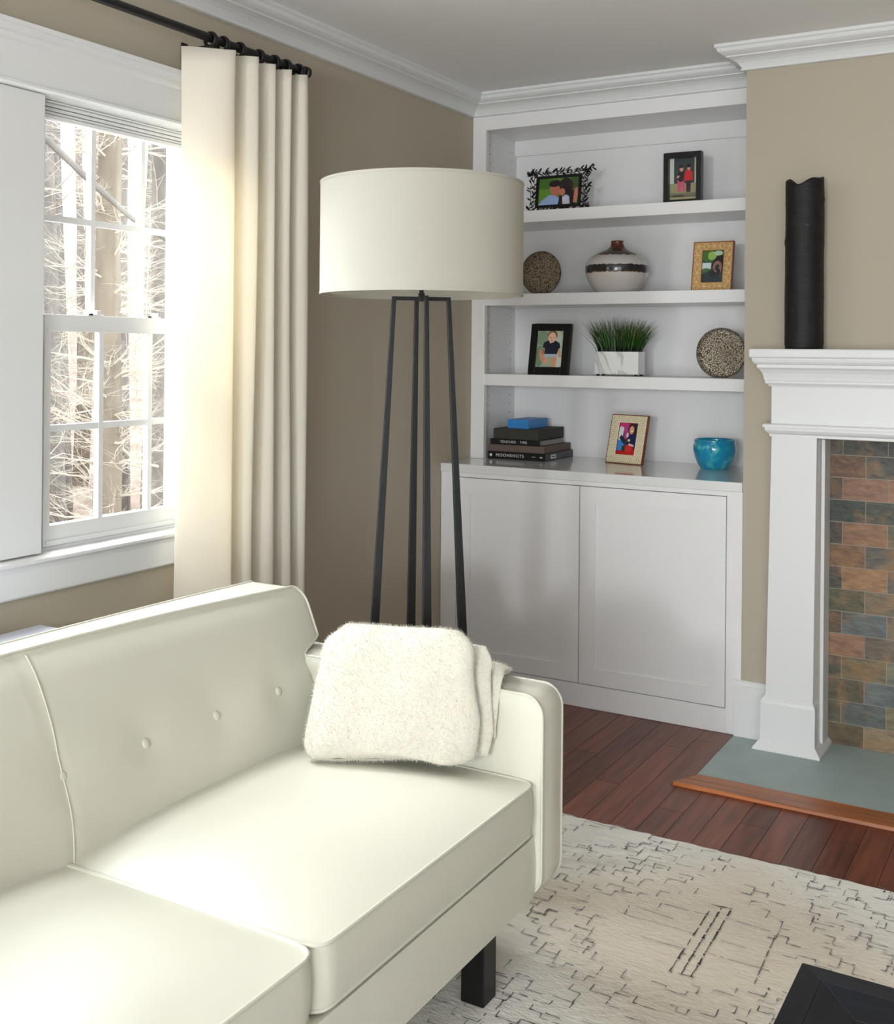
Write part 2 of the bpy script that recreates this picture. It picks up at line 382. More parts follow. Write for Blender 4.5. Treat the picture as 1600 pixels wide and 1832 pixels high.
# slate surround
bm = bmesh.new(); lay = colattr(bm)
OX0, OX1, OZ = 1.96, 2.44, .72
for b in ((FX0, OX0, 4.152, 4.17, 0.001, FZ-.001), (OX1, FX1, 4.152, 4.17, 0.001, FZ-.001), (OX0, OX1, 4.152, 4.17, OZ, FZ-.001)): box(bm, *b, 1)
rowcols = [[(84, 80, 68), (76, 76, 66)], [(116, 80, 58), (84, 86, 74)], [(108, 82, 62), (158, 108, 76)], [(66, 74, 64), (78, 82, 66)], [(92, 76, 60), (160, 108, 72), (96, 96, 72)],
           [(134, 94, 62), (100, 96, 82)], [(84, 78, 66), (176, 122, 74), (92, 98, 90)], [(104, 98, 68), (124, 112, 86)], [(112, 92, 66), (104, 112, 108), (136, 114, 84)],
           [(168, 116, 80), (120, 104, 82)], [(96, 90, 72), (130, 112, 74), (126, 128, 106)], [(102, 94, 68), (106, 116, 112)], [(104, 96, 74), (98, 104, 98), (138, 124, 84)], [(112, 94, 62), (160, 132, 92)]]
zt = 1.118
for r in range(15):
    z1 = zt - r*.0798; z0 = z1 - .0768
    if z0 < -.03: break
    z0 = max(z0, .005); z1_ = min(z1, FZ-.001)
    row = rowcols[min(r, 13)]; xx = FX0 + (.052 if r % 2 == 0 else .13) - .152; q = 0
    while xx < FX1:
        a, b = max(xx, FX0+.001), min(xx+.149, FX1-.001)
        c = row[q] if q < len(row) else rnd.choice(rnd.choice(rowcols))
        g_ = sum(c)/3; c = tuple((g_ + (v-g_)*.72)*.92 for v in c)
        if b - a > .01 and not (a < OX1 and b > OX0 and z0 < OZ-.02):
            n0 = len(bm.faces); box(bm, a, b, 4.149 + rnd.uniform(0, .0015), 4.1525, z0, z1_); bm.faces.ensure_lookup_table()
            for f in bm.faces[n0:]: paint(f, lay, c)
        if b - a > .01: q += 1
        xx += .152
struct('trim_5', bm, None, 'multicoloured slate tile surround inside the white mantel', 'tiled surround', mats=[MT['slate'], MT['grout']], recalc=False)
bm = boxes((OX0-.02, OX0, 4.16, 4.6, 0, OZ), (OX1, OX1+.02, 4.16, 4.6, 0, OZ), (OX0, OX1, 4.58, 4.6, 0, OZ), (OX0, OX1, 4.16, 4.6, OZ, OZ+.02))
struct('firebox', bm, MT['firebox'], 'sooty firebox of the fireplace', 'firebox')

# mantel
MX = 2.16
MA = thing('mantel', 'white painted wooden fireplace mantel with a square pillar', 'mantel', (0, 0, 0))
def mir(b): return (2*MX-b[1], 2*MX-b[0]) + tuple(b[2:])
def taper(bm, xb0, xb1, xt0, xt1, y0, y1, z0, z1):
    v = [bm.verts.new(p) for p in ((xb0, y0, z0), (xb1, y0, z0), (xb1, y1, z0), (xb0, y1, z0), (xt0, y0, z1), (xt1, y0, z1), (xt1, y1, z1), (xt0, y1, z1))]
    for f in ((0, 3, 2, 1), (4, 5, 6, 7), (0, 1, 5, 4), (1, 2, 6, 5), (2, 3, 7, 6), (3, 0, 4, 7)): bm.faces.new([v[i] for i in f])
for s in (0, 1):
    g = (lambda a, b: (a, b)) if s == 0 else (lambda a, b: (2*MX-b, 2*MX-a))
    bm = bmesh.new(); taper(bm, *g(1.386, 1.550), *g(1.400, 1.556), 3.982, 4.12, .17, 1.12)
    box(bm, *g(1.5575, 1.570), 4.052, 4.147, .0045, 1.0995)
    obj('pillar', bm, MT['trim'], MA, bevel=.002)
    bm = bmesh.new()
    ring = lambda d, z: [(g(1.372, 1.560)[0]-d, 3.968-d), (g(1.372, 1.560)[1]+d, 3.968-d), (g(1.372, 1.560)[1]+d, 4.150), (g(1.372, 1.560)[0]-d, 4.150), z]
    R_ = []
    for d, z in ((.022, .004), (.022, .010), (.016, .018), (.006, .030), (0, .038), (0, .166), (-.003, .176), (-.010, .186), (-.014, .190)):
        q = ring(d, z); R_.append([bm.verts.new((a[0], a[1], z)) for a in q[:4]])
    for i in range(len(R_)-1):
        for j in range(4): bm.faces.new((R_[i][j], R_[i][(j+1) % 4], R_[i+1][(j+1) % 4], R_[i+1][j]))
    bm.faces.new(R_[0][::-1]); bm.faces.new(R_[-1])
    obj('plinth', bm, MT['trim'], MA)
bm = bmesh.new(); box(bm, 1.398, 2*MX-1.398, 3.982, YF+.06, 1.118, 1.33); obj('frieze_board', bm, MT['trim'], MA, bevel=.002)
def wrap(prof, name):
    bm = bmesh.new(); x0, x1, y = 1.398, 2*MX-1.398, 3.982
    path = [Vector((x0, YF)), Vector((x0, y)), Vector((x1, y)), Vector((x1, YF))]
    # travel +y reversed so that the room lies to the right
    sweep(bm, [(p.x, p.y) for p in path], prof)
    return obj(name, bm, MT['trim'], MA)
wrap([(-.01, 1.108), (.004, 1.108), (.004, 1.116), (.012, 1.122), (.018, 1.131), (.018, 1.140), (.024, 1.141), (.024, 1.150), (.018, 1.153), (-.01, 1.153)], 'lower_moulding')
wrap([(-.01, 1.285), (.006, 1.285), (.010, 1.292), (.016, 1.294), (.018, 1.298), (.018, 1.304), (.020, 1.306), (.022, 1.318), (.026, 1.332), (.033, 1.344), (.041, 1.351), (.041, 1.362), (.048, 1.364),
      (.053, 1.371), (.055, 1.379), (.055, 1.386), (-.01, 1.386)], 'bed_moulding')
bm = bmesh.new(); box(bm, 1.333, 2*MX-1.333, 3.917, YF-.001, 1.385, 1.417); obj('mantel_shelf', bm, MT['trim'], MA, bevel=.006, seg=3)

# ------------------------------------------------------------------ built-in: cabinet, counter, bookcase
BC = thing('base_cabinet', 'white two door base cabinet under the bookcase', 'cabinet', (0, 0, 0))
bm = boxes((0.002, XC-.002, 4.0862, 4.648, 0.001, .890), (0.002, .077, YF, 4.086, 0.001, .8915), (1.221, XC-.001, YF, 4.086, 0.001, .8915), (.077, 1.221, YF, 4.086, .8735, .8915), (.077, 1.221, YF, 4.086, 0.001, .092))
obj('cabinet_body', bm, MT['cab'], BC, bevel=.0008)
bm = boxes((.0772, 1.2208, 4.0845, 4.0852, .0922, .8733)); obj('door_gap_shade', bm, MT['gap'], BC)  # dark sheet giving the gaps around the doors their shade
for a, b in ((.080, .6340), (.6375, 1.2185)):
    bm = bmesh.new(); z0, z1, f = .0950, .8710, .0635
    box(bm, a, a+f, YF, 4.078, z0, z1); box(bm, b-f, b, YF, 4.078, z0, z1); box(bm, a+f, b-f, YF, 4.078, z1-f, z1); box(bm, a+f, b-f, YF, 4.078, z0, z0+f)
    d = obj('door', bm, MT['cab'], BC)
    bm = bmesh.new(); box(bm, a+f-.002, b-f+.002, YF+.007, 4.074, z0+f-.002, z1-f+.002); obj('door_panel', bm, MT['cab'], d)
bm = boxes((0.001, XC-.001, 4.054, 4.649, .892, .927)); tag(obj('countertop', bm, MT['counter'], bevel=.002), 'glossy white countertop over the base cabinet', 'countertop')

BK = thing('bookcase', 'white built in bookcase with three open shelves', 'bookcase', (0, 0, .927))
def bobj(name, bm, m, **k):
    o = obj(name, bm, m, BK, **k); o.location = (0, 0, -.927); return o
bm = boxes((0.001, .066, YB, 4.34, .9275, 2.371), (0.001, XC, YB, 4.34, 2.371, 2.519), (XC-.03, XC, YB, 4.34, .9275, 2.371))
bobj('face_frame', bm, MT['cab'], bevel=.001)
bm = boxes((.0, XC, 4.65, 4.665, .927, 2.45)); bobj('back_panel', bm, MT['cab'])
bm = boxes((.05, XC, 4.632, 4.65, 2.306, 2.40)); bobj('back_header', bm, MT['cab'], bevel=.001)
bm = boxes((.02, XC, 4.34, 4.65, 2.376, 2.40)); bobj('top_panel', bm, MT['cab'])
for x0, x1 in ((.0, .05), (XC-.02, XC)):
    bm = bmesh.new(); box(bm, x0, x1, 4.34, 4.65, .927, 2.40)
    if x0 == 0:
        z = 1.0
        while z < 2.33:
            for y in (4.385, 4.60):
                vs = [bm.verts.new((.0504, y + .0035*math.cos(a*PI/4), z + .0035*math.sin(a*PI/4))) for a in range(8)]
                bm.faces.new(vs).material_index = 1
            z += .04
    bobj('side_panel', bm, MT['cab'], mats=[MT['cab'], MT['hole']])
for z0, z1 in ((1.250, 1.300), (1.600, 1.650), (1.957, 2.007)):
    bm = boxes((.052, XC-.022, 4.318, 4.648, z0, z1)); bobj('shelf', bm, MT['cab'], bevel=.0015)

# ------------------------------------------------------------------ curtain and rod
RX_, RZ_ = .122, 2.3155
RD = thing('curtain_rod', 'black iron curtain rod above the window', 'curtain rod', (RX_, 2.5, RZ_))
bm = bmesh.new(); tube(bm, [(RX_, -.2, RZ_), (RX_, 2.935, RZ_)], .0128, 20); o = obj('rod', bm, MT['rodblack'], RD, smooth='auto'); o.location = -RD.location
bm = bmesh.new(); tube(bm, [(RX_, 2.933, RZ_), (RX_, 2.937, RZ_), (RX_, 2.950, RZ_), (RX_, 2.956, RZ_)], [.014, .020, .020, .015], 20); o = obj('finial', bm, MT['rodblack'], RD, smooth='auto'); o.location = -RD.location
for y in (2.50, .9):
    bm = boxes((0, .006, y-.012, y+.012, 2.26, 2.32), (.006, .128, y-.005, y+.005, 2.290, 2.302))
    o = obj('bracket', bm, MT['rodblack'], RD, bevel=.001); o.location = -RD.location
CU = thing('curtain', 'cream linen curtain hanging in deep folds at the window edge', 'curtain', (RX_, 2.65, 2.30))
ctrl = [(.040, 2.448), (.055, 2.462), (.095, 2.505), (.128, 2.555), (.132, 2.585), (.105, 2.592), (.068, 2.596), (.052, 2.615), (.075, 2.638), (.118, 2.660), (.132, 2.682), (.112, 2.694),
        (.070, 2.694), (.052, 2.712), (.078, 2.735), (.118, 2.755), (.130, 2.776), (.110, 2.788), (.070, 2.788), (.052, 2.804), (.078, 2.825), (.116, 2.842), (.128, 2.860), (.110, 2.872),
        (.070, 2.872), (.054, 2.888), (.078, 2.905), (.114, 2.920), (.126, 2.940), (.112, 2.962), (.085, 2.975), (.055, 2.982), (.038, 2.975)]
def cat(P, t):
    n = len(P)-1; t = min(max(t, 0), n-1e-6); i = int(t); f = t-i
    p0, p1, p2, p3 = P[max(i-1, 0)], P[i], P[i+1], P[min(i+2, n)]
    return tuple(.5*((2*p1[k]) + (-p0[k]+p2[k])*f + (2*p0[k]-5*p1[k]+4*p2[k]-p3[k])*f*f + (-p0[k]+3*p1[k]-3*p2[k]+p3[k])*f**3) for k in range(2))
bm = bmesh.new(); NS = 200; NZ = 40; G = []
for i in range(NS+1):
    t = (len(ctrl)-1) * i/NS; row = []
    for j in range(NZ+1):
        v = j/NZ; z = 2.312 - v*2.29
        px, py = cat(ctrl, t)
        sw = 1 + .08*math.sin(t*.9 + v*3.1)*v
        px = .09 + (px-.09)*sw + .004*math.sin(v*5 + t*.7); py = py + .028*v*(t/32) - .006*v + .004*math.sin(v*6 + t*1.3)
        if j == 0: z += -.004 + .004*math.cos(t*2*PI/6) 
        z -= max(0, 1 - t/5)*.018*(1-v)
        kk = 1 - .042/(2.374-px); row.append(bm.verts.new((px+.042, py*kk, max(.015, 1.4+(z-1.4)*kk))))
    G.append(row)
for i in range(NS):
    for j in range(NZ): bm.faces.new((G[i][j], G[i][j+1], G[i+1][j+1], G[i+1][j]))
o = obj('drape', bm, MT['cloth'], CU, smooth=True); o.location = -CU.location
s_ = o.modifiers.new('s', 'SOLIDIFY'); s_.thickness = .0022; s_.offset = 0
for y in (2.484, 2.537, 2.611, 2.702, 2.778, 2.836, 2.902):
    bm = bmesh.new(); tube(bm, [(RX_ + .0205*math.cos(a*2*PI/24), y, RZ_ - .0045 + .0205*math.sin(a*2*PI/24)) for a in range(24)], .0048, 8, closed=True)
    for v in bm.verts: v.co.y = y + (v.co.y - y)*1.7
    tube(bm, [(RX_, y, RZ_-.026), (RX_+.004, y, RZ_-.034)], .002, 6)
    o = obj('ring', bm, MT['rodblack'], CU, smooth=True); o.location = -CU.location

# ------------------------------------------------------------------ sofa
SO = thing('sofa', 'cream leather sofa with button tufted back and black legs', 'sofa', (0.95, 1.41, 0))
def sobj(name, bm, m, parent=SO, **k):
    o = obj(name, bm, m, parent, **k)
    if parent is SO: o.location = -SO.location
    return o
YM, YR, YO = 1.41, 2.205, 2.312
def My(y, s): return y if s == 0 else 2*YM - y
# seat cushions
for s in (0, 1):
    yc = (YM+.002 + YR-.004)/2; hy = (YR-.004 - YM-.002)/2; xc = (.66+1.334)/2; hx = (1.334-.66)/2; ycs = My(yc, s)
    bm = bmesh.new()
    T = lambda v: Vector((v.x + xc, v.y + ycs, v.z + .352))
    bnd = puff(bm, hx, hy, .105, .035, .028, .004, .006, 30, 34, T)
    c = sobj('seat_cushion', bm, MT['leather'], smooth='auto')
    for z in (.4575, .3535):
        bm = bmesh.new(); tube(bm, [(x + xc, y + ycs, z) for x, y in bnd], .0035, 8, closed=True)
        q = obj('piping', bm, MT['piping'], c, smooth=True)
# base rail
bm = bmesh.new(); X = (1.334-.60)/2
puff(bm, X, YR-YM-.002, .135, .012, .012, .0, .006, 20, 30, lambda v: Vector((v.x + .60 + X, v.y + YM, v.z + .208)))
sobj('base', bm, MT['leather'], smooth='auto')
# arms
def arm_outline(n=8):
    x0, x1, z0, z1 = .545, 1.346, .206, .645; P = []
    for cx_, cz_, r, a0 in ((x1-.045, z1-.045, .045, 90), (x1-.05, z0+.05, .05, 0), (x0+.02, z0+.02, .02, -90), (x0+.03, z1-.03, .03, -180)):
        for k in range(n+1):
            a = math.radians(a0 - 90*k/n); P.append((cx_ + r*math.cos(a), cz_ + r*math.sin(a)))
    return P
for s in (0, 1):
    P = arm_outline(); bm = bmesh.new(); cx_, cz_ = .95, .43; rings = []
    prof = [(-.0, 0.0), (.0, .0)]
    spec = []
    for k, (yy, sc_, bu) in enumerate(((YR, .80, 1), (YR-.006, .93, 1), (YR+.001, 1.0, 0), (YR+.004, 1.0, 0), (YR+.03, 1.0, .005), (YR+.075, 1.0, .005), (YO-.004, 1.0, 0), (YO, 1.0, 0), (YO+.004, .93, 0), (YO, .8, 0))):
        rg = []
        for x, z in P:
            X_ = cx_ + (x-cx_)*sc_; Z_ = cz_ + (z-cz_)*sc_
            if bu and bu < 1:
                l = math.hypot(x-cx_, z-cz_); X_ += (bu if x > 1.29 else 0); Z_ += (bu if z > .6 else 0)
            rg.append(bm.verts.new((X_, My(yy, s), Z_)))
        rings.append(rg)
    n = len(P)
    for i in range(len(rings)-1):
        for j in range(n): bm.faces.new((rings[i][j], rings[i][(j+1) % n], rings[i+1][(j+1) % n], rings[i+1][j]))
    bm.faces.new(rings[0]); bm.faces.new(rings[-1][::-1])
    a = sobj('arm', bm, MT['leather'], smooth='auto')
    for yy in (YR+.002, YO-.002):
        bm = bmesh.new()
        tube(bm, [(x, My(yy, s) + .0008*math.sin(x*40+z*31), z) for x, z in P], .0035, 8, closed=True); obj('piping', bm, MT['piping'], a, smooth=True)
# back
BTN = [(YM+.042 + .208*k) for k in range(4)]
def ztop(a): return .791 + .014*(1 - (a/.9)**2)
def back_front(y, t):
    """x,z of the front face of the back at height parameter t 0..1"""
    a = abs(y - YM); zt = ztop(a); z = .40 + (zt-.40)*t
    x = .790 + (.626 - .790)*t - .048*(1-(a/.88)**2)*t
    x += .028*math.sin(PI*min(1, t*1.02))**.8 * (1 - max(0, (a-.62)/.26)**3 if a > .62 else 1)
    if t > .86: x -= .012*((t-.86)/.14)**2
    for b in BTN:
        for yb in (b, 2*YM-b-.084 if False else 2*YM-b):
            if abs(yb - YM) < .05 and yb < YM: continue
            d2 = ((y-yb)/.045)**2 + ((z-.592)/.05)**2
            if d2 < 9: x -= .0075*math.exp(-d2*.9)
    sy = YM + .042*math.sin(min(1, max(0, (t-.05)/.5))*PI/2)
    x -= .004*math.exp(-((y-sy)/.006)**2)
    return x, z
def yend(t):
    z = .40 + .392*t; k = min(1, max(0, (z-.644)/.030)); k = k*k*(3-2*k)
    e = YR+.004 + .084*k
    if t > .90: e -= .028*(1 - math.sqrt(max(0, 1-((t-.90)/.10)**2)))
    return e
bm = bmesh.new(); NY, NT = 160, 110; FR = []; BKS = []
for j in range(NT+1):
    t = j/NT; e = yend(t); rowf = []; rowb = []
    for i in range(NY+1):
        u = -1 + 2*i/NY; u = math.copysign(1-(1-abs(u))**1.15, u); y = YM + u*(e-YM)
        x, z = back_front(y, t); edge = max(0, (abs(u)-.985)/.015)
        rowf.append(bm.verts.new((x - .004*edge, y, z)))
        rowb.append(bm.verts.new((.468 + .012*(1-(abs(y-YM)/.88)**2) + .06*(1-t), y, z - .004*(j == NT))))
    FR.append(rowf); BKS.append(rowb)
for j in range(NT):
    for i in range(NY):
        bm.faces.new((FR[j][i], FR[j][i+1], FR[j+1][i+1], FR[j+1][i])); bm.faces.new((BKS[j][i], BKS[j+1][i], BKS[j+1][i+1], BKS[j][i+1]))
for i in range(NY):
    bm.faces.new((FR[NT][i], FR[NT][i+1], BKS[NT][i+1], BKS[NT][i])); bm.faces.new((FR[0][i], BKS[0][i], BKS[0][i+1], FR[0][i+1]))
for j in range(NT):
    bm.faces.new((FR[j][0], FR[j+1][0], BKS[j+1][0], BKS[j][0])); bm.faces.new((FR[j][NY], BKS[j][NY], BKS[j+1][NY], FR[j+1][NY]))
edge_pts = [FR[j][0].co.copy() for j in range(0, NT)] + [FR[NT][i].co.copy() for i in range(NY+1)] + [FR[j][NY].co.copy() for j in range(NT-1, -1, -1)]
edge_b = [BKS[j][0].co.copy() for j in range(0, NT)] + [BKS[NT][i].co.copy() for i in range(NY+1)] + [BKS[j][NY].co.copy() for j in range(NT-1, -1, -1)]
back = sobj('back', bm, MT['leather'], smooth='auto')
bm = bmesh.new(); tube(bm, [p + Vector((.001, 0, .001)) for p in edge_pts], .0035, 8); tube(bm, edge_b, .0033, 8); obj('piping', bm, MT['piping'], back, smooth=True)
bm = bmesh.new()
pts = []
for k in range(40):
    t = .12 + .86*k/39; sy = YM + .042*math.sin(min(1, max(0, (t-.05)/.5))*PI/2); sy += .02*max(0, (t-.55)/.45); x, z = back_front(sy, t); pts.append((x+.0022, sy, z))
tube(bm, pts, .0017, 6); obj('seam', bm, MT['piping'], back, smooth=True)
for yb in BTN + [2*YM-b for b in BTN[1:]]:
    t = (.592-.40)/(ztop(abs(yb-YM))-.40); x, z = back_front(yb, t)
    bm = bmesh.new(); n = Matrix.Rotation(PI/2 - .42, 4, 'Y')
    lathe(bm, [(.0006, .0055), (.006, .005), (.0100, .0030), (.0112, .0008), (.0124, .0016), (.0132, .0004), (.0128, -.004)], 24)
    bmesh.ops.transform(bm, matrix=Matrix.Translation((x-.0015, yb, z)) @ n, verts=bm.verts)
    obj('button', bm, MT['leather'], back, smooth=True)
for x0 in (1.221, .62):
    for y0 in (2.074, .69):
        bm = boxes((x0, x0+.056, y0, y0+.056, .0125, .212)); sobj('leg', bm, MT['leg'], bevel=.002)
bm = bmesh.new()
bm.free()
for y0 in (2.083, .70): sobj('leg_rail', boxes((.677, 1.220, y0, y0+.036, .10, .212)), MT['leg'], bevel=.002)

# ------------------------------------------------------------------ folded throw
TH = thing('throw_blanket', 'fluffy ivory wool throw folded against the sofa arm', 'blanket', (1.0, 2.15, .49))
def fold(P, th, seed, fuzz, name):
    """P: control rows bottom..top, each (left, right) world points; closed soft slab with a fuzzy nap"""
    bm = bmesh.new(); nu, nv = 36, 36; A = []; B = []
    rows = [(Vector(a), Vector(b)) for a, b in P]; nr = len(rows)-1
    def cr(Q, t):
        t = min(max(t, 0), nr-1e-6); i = int(t); f = t-i; p0, p1, p2, p3 = Q[max(i-1, 0)], Q[i], Q[i+1], Q[min(i+2, nr)]
        return .5*((2*p1) + (p2-p0)*f + (2*p0-5*p1+4*p2-p3)*f*f + (3*p1-p0-3*p2+p3)*f**3)
    Lq = [r[0] for r in rows]; Rq = [r[1] for r in rows]
    def mid(u, v): a, b = cr(Lq, v*nr), cr(Rq, v*nr); return a.lerp(b, u)
    def pt(u, v, side):
        e = 1e-3; p = mid(u, v); du = mid(min(1, u+e), v) - mid(max(0, u-e), v); dv = mid(u, min(1, v+e)) - mid(u, max(0, v-e))
        n = du.cross(dv).normalized()
        h = th/2 * (max(0, 1-abs(2*u-1)**6) * max(0, 1-abs(2*v-1)**7))**.5
        h2 = h + noise.noise(Vector((u*3+seed, v*3, side)))*.010*(h/(th/2)) + noise.noise(Vector((u*9+seed, v*9, side+5)))*.0035
        return p + n*h2*side + du.normalized()*noise.noise(Vector((v*6, seed, 2)))*.003
    sp = [math.sin((-1+2*i/nu)*PI/2)*.5+.5 for i in range(nu+1)]
    for side, S in ((1, A), (-1, B)):
        for u in sp: S.append([bm.verts.new(pt(u, v, side)) for v in sp])
    for i in range(nu):
        for j in range(nv):
            bm.faces.new((A[i][j], A[i+1][j], A[i+1][j+1], A[i][j+1])); bm.faces.new((B[i][j], B[i][j+1], B[i+1][j+1], B[i+1][j]))
    bmesh.ops.remove_doubles(bm, verts=bm.verts, dist=.0008)
    bmesh.ops.recalc_face_normals(bm, faces=bm.faces[:])
    bm.normal_update(); faces = bm.faces[:]; rr_ = random.Random(seed)
    areas = [f.calc_area() for f in faces]
    for f in rr_.choices(faces, weights=areas, k=fuzz):
        vs = [v.co for v in f.verts]; a, b = rr_.random(), rr_.random(); c = (vs[0].lerp(vs[1], a)).lerp(vs[-1].lerp(vs[-2], a), b)
        d = (f.normal + Vector((rr_.gauss(0, .9), rr_.gauss(0, .9), rr_.gauss(.1, .9)))).normalized(); t = d.orthogonal().normalized()*.00035; l = rr_.uniform(.004, .0105)
        bm.faces.new((bm.verts.new(c+t), bm.verts.new(c-t), bm.verts.new(c+d*l)))
    o = obj(name, bm, MT['throw'], TH, smooth=True, recalc=False); o.location = -TH.location
    return o
fold([((.888, 1.986, .494), (1.196, 2.150, .500)), ((.852, 2.006, .516), (1.214, 2.150, .520)), ((.817, 2.082, .590), (1.218, 2.155, .590)), ((.806, 2.125, .655), (1.200, 2.158, .670)),
      ((.804, 2.150, .705), (1.194, 2.168, .742)), ((.850, 2.172, .750), (1.150, 2.185, .768))], .050, 3, 26000, 'front_fold')
fold([((.90, 2.170, .492), (1.226, 2.182, .500)), ((.88, 2.172, .56), (1.236, 2.184, .56)), ((.87, 2.180, .64), (1.228, 2.190, .655)), ((.88, 2.195, .70), (1.222, 2.202, .708)), ((.92, 2.212, .735), (1.200, 2.216, .734))], .030, 5, 12000, 'middle_fold')
fold([((.92, 2.192, .52), (1.238, 2.196, .54)), ((.92, 2.194, .60), (1.243, 2.198, .62)), ((.92, 2.210, .672), (1.244, 2.214, .670)), ((.93, 2.240, .682), (1.238, 2.248, .680)), ((.94, 2.280, .668), (1.228, 2.288, .666)), ((.94, 2.312, .658), (1.205, 2.314, .658))], .018, 9, 9000, 'back_fold')

# ------------------------------------------------------------------ console behind the sofa
CN = thing('console_table', 'low pale lavender white console table between sofa and window', 'console table', (.19, 1.4, 0))
bm = boxes((.05, .34, .9, 1.945, .668, .69)); o = obj('table_top', bm, MT['console'], CN, bevel=.002); o.location = -CN.location
bm = boxes((.07, .32, .93, 1.92, .62, .668)); o = obj('apron', bm, MT['console'], CN); o.location = -CN.location
for x in (.07, .28):
    for y in (.93, 1.88): 
        bm = boxes((x, x+.04, y, y+.04, 0, .62)); o = obj('leg', bm, MT['console'], CN); o.location = -CN.location

# ------------------------------------------------------------------ floor lamp
LX, LY = .787, 2.60
LA = thing('floor_lamp', 'black four legged floor lamp with a wide ivory drum shade', 'floor lamp', (LX, LY, 0))
bm = bmesh.new(); n = 96; r = .2775; zb, zt_ = 1.551, 1.856
lathe(bm, [(r, zb), (r, zt_), (r-.0016, zt_), (r-.0016, zb), (r, zb)], n, cap=False)
sh = obj('lamp_shade', bm, MT['shade'], LA, smooth='auto')
for z in (zb, zt_-.0065):
    bm = bmesh.new(); lathe(bm, [(r+.0012, z), (r+.0012, z+.0065), (r-.0028, z+.0065), (r-.0028, z), (r+.0012, z)], n, cap=False); obj('shade_rim', bm, MT['shade'], sh, smooth='auto')
bm = bmesh.new()
for k in range(3):
    a = 2*PI*k/3 + .3; tube(bm, [(.012*math.cos(a), .012*math.sin(a), zt_-.05), ((r-.002)*math.cos(a), (r-.002)*math.sin(a), zt_-.006)], .0018, 6)
obj('spider', bm, MT['lampblack'], sh)
bm = bmesh.new(); tube(bm, [(0, 0, 1.545), (0, 0, 1.60), (0, 0, zt_-.05)], [.006, .006, .006], 12); tube(bm, [(0, 0, 1.60), (0, 0, 1.66)], .016, 16); obj('stem', bm, MT['lampblack'], LA, smooth='auto')
bm = bmesh.new(); lathe(bm, [(.012, 1.66), (.02, 1.68), (.030, 1.71), (.030, 1.735), (.018, 1.76), (.004, 1.768)], 24); obj('bulb', bm, MT['white'], LA, smooth=True)
ang = YAW + math.radians(11.6)
def slab(bm, p0, p1, w0, w1, dirv):
    """square bar from p0 to p1, faces aligned with dirv"""
    p0, p1 = Vector(p0), Vector(p1); t = (p1-p0).normalized(); a = Vector(dirv); a = (a - t*a.dot(t)).normalized(); b = t.cross(a); R_ = []
    for p_, w_ in ((p0, w0), (p1, w1)): R_.append([bm.verts.new(p_ + a*w_/2*i + b*w_/2*j) for i, j in ((1, 1), (-1, 1), (-1, -1), (1, -1))])
    for j in range(4): bm.faces.new((R_[0][j], R_[0][(j+1) % 4], R_[1][(j+1) % 4], R_[1][j]))
    bm.faces.new(R_[0][::-1]); bm.faces.new(R_[1])
for k in range(4):
    a = ang + k*PI/2; d = Vector((math.cos(a), math.sin(a), 0))
    bm = bmesh.new(); slab(bm, Vector((0, 0, 1.541)) + d*.076, d*.155, .0115, .030, d); obj('leg', bm, MT['lampblack'], LA, bevel=.001)
    bm = bmesh.new(); slab(bm, (0, 0, 1.542), Vector((0, 0, 1.542)) + d*.0815, .0105, .0105, (0, 0, 1)); obj('cross_arm', bm, MT['lampblack'], LA, bevel=.001)
bm = bmesh.new(); box(bm, -.008, .008, -.008, .008, 1.535, 1.557); bmesh.ops.rotate(bm, verts=bm.verts, cent=(0, 0, 0), matrix=Matrix.Rotation(ang, 3, 'Z')); obj('hub', bm, MT['lampblack'], LA, bevel=.001)

# ------------------------------------------------------------------ rug
bm = bmesh.new(); lay = colattr(bm); RX0, RX1, RY0, RY1, RZ = .42, 3.6, -.3, 3.088, .012
NXr, NYr = 160, 170; grid = []
for i in range(NXr+1):
    row = []
    for j in range(NYr+1):
        x = RX0 + (RX1-RX0)*i/NXr; y = RY0 + (RY1-RY0)*j/NYr
        jx = jy = 0
        if j == NYr: jy = rnd.uniform(-.004, .006)
        if i in (0, NXr): jx = rnd.uniform(-.004, .004)
        row.append(bm.verts.new((x+jx, y+jy, (RZ if 0 < i < NXr and 0 < j < NYr else .004) + .0012*noise.noise(Vector((x*40, y*40, 0))))))
    grid.append(row)
for i in range(NXr):
    for j in range(NYr): bm.faces.new((grid[i][j], grid[i+1][j], grid[i+1][j+1], grid[i][j+1]))
MCX, MCY = 1.585, 2.585
def rcol(x, y):
    d = abs(x-MCX)/.62 + abs(y-MCY)/.46
    t = min(1, max(0, (d-.55)/.9)); t = t*t*(3-2*t)
    a, b = (212, 202, 183), (234, 231, 223)
    return tuple(a[k] + (b[k]-a[k])*t for k in range(3))
for f in bm.faces:
    c = f.calc_center_median(); paint(f, lay, rcol(c.x, c.y))
DK = (62, 60, 58)
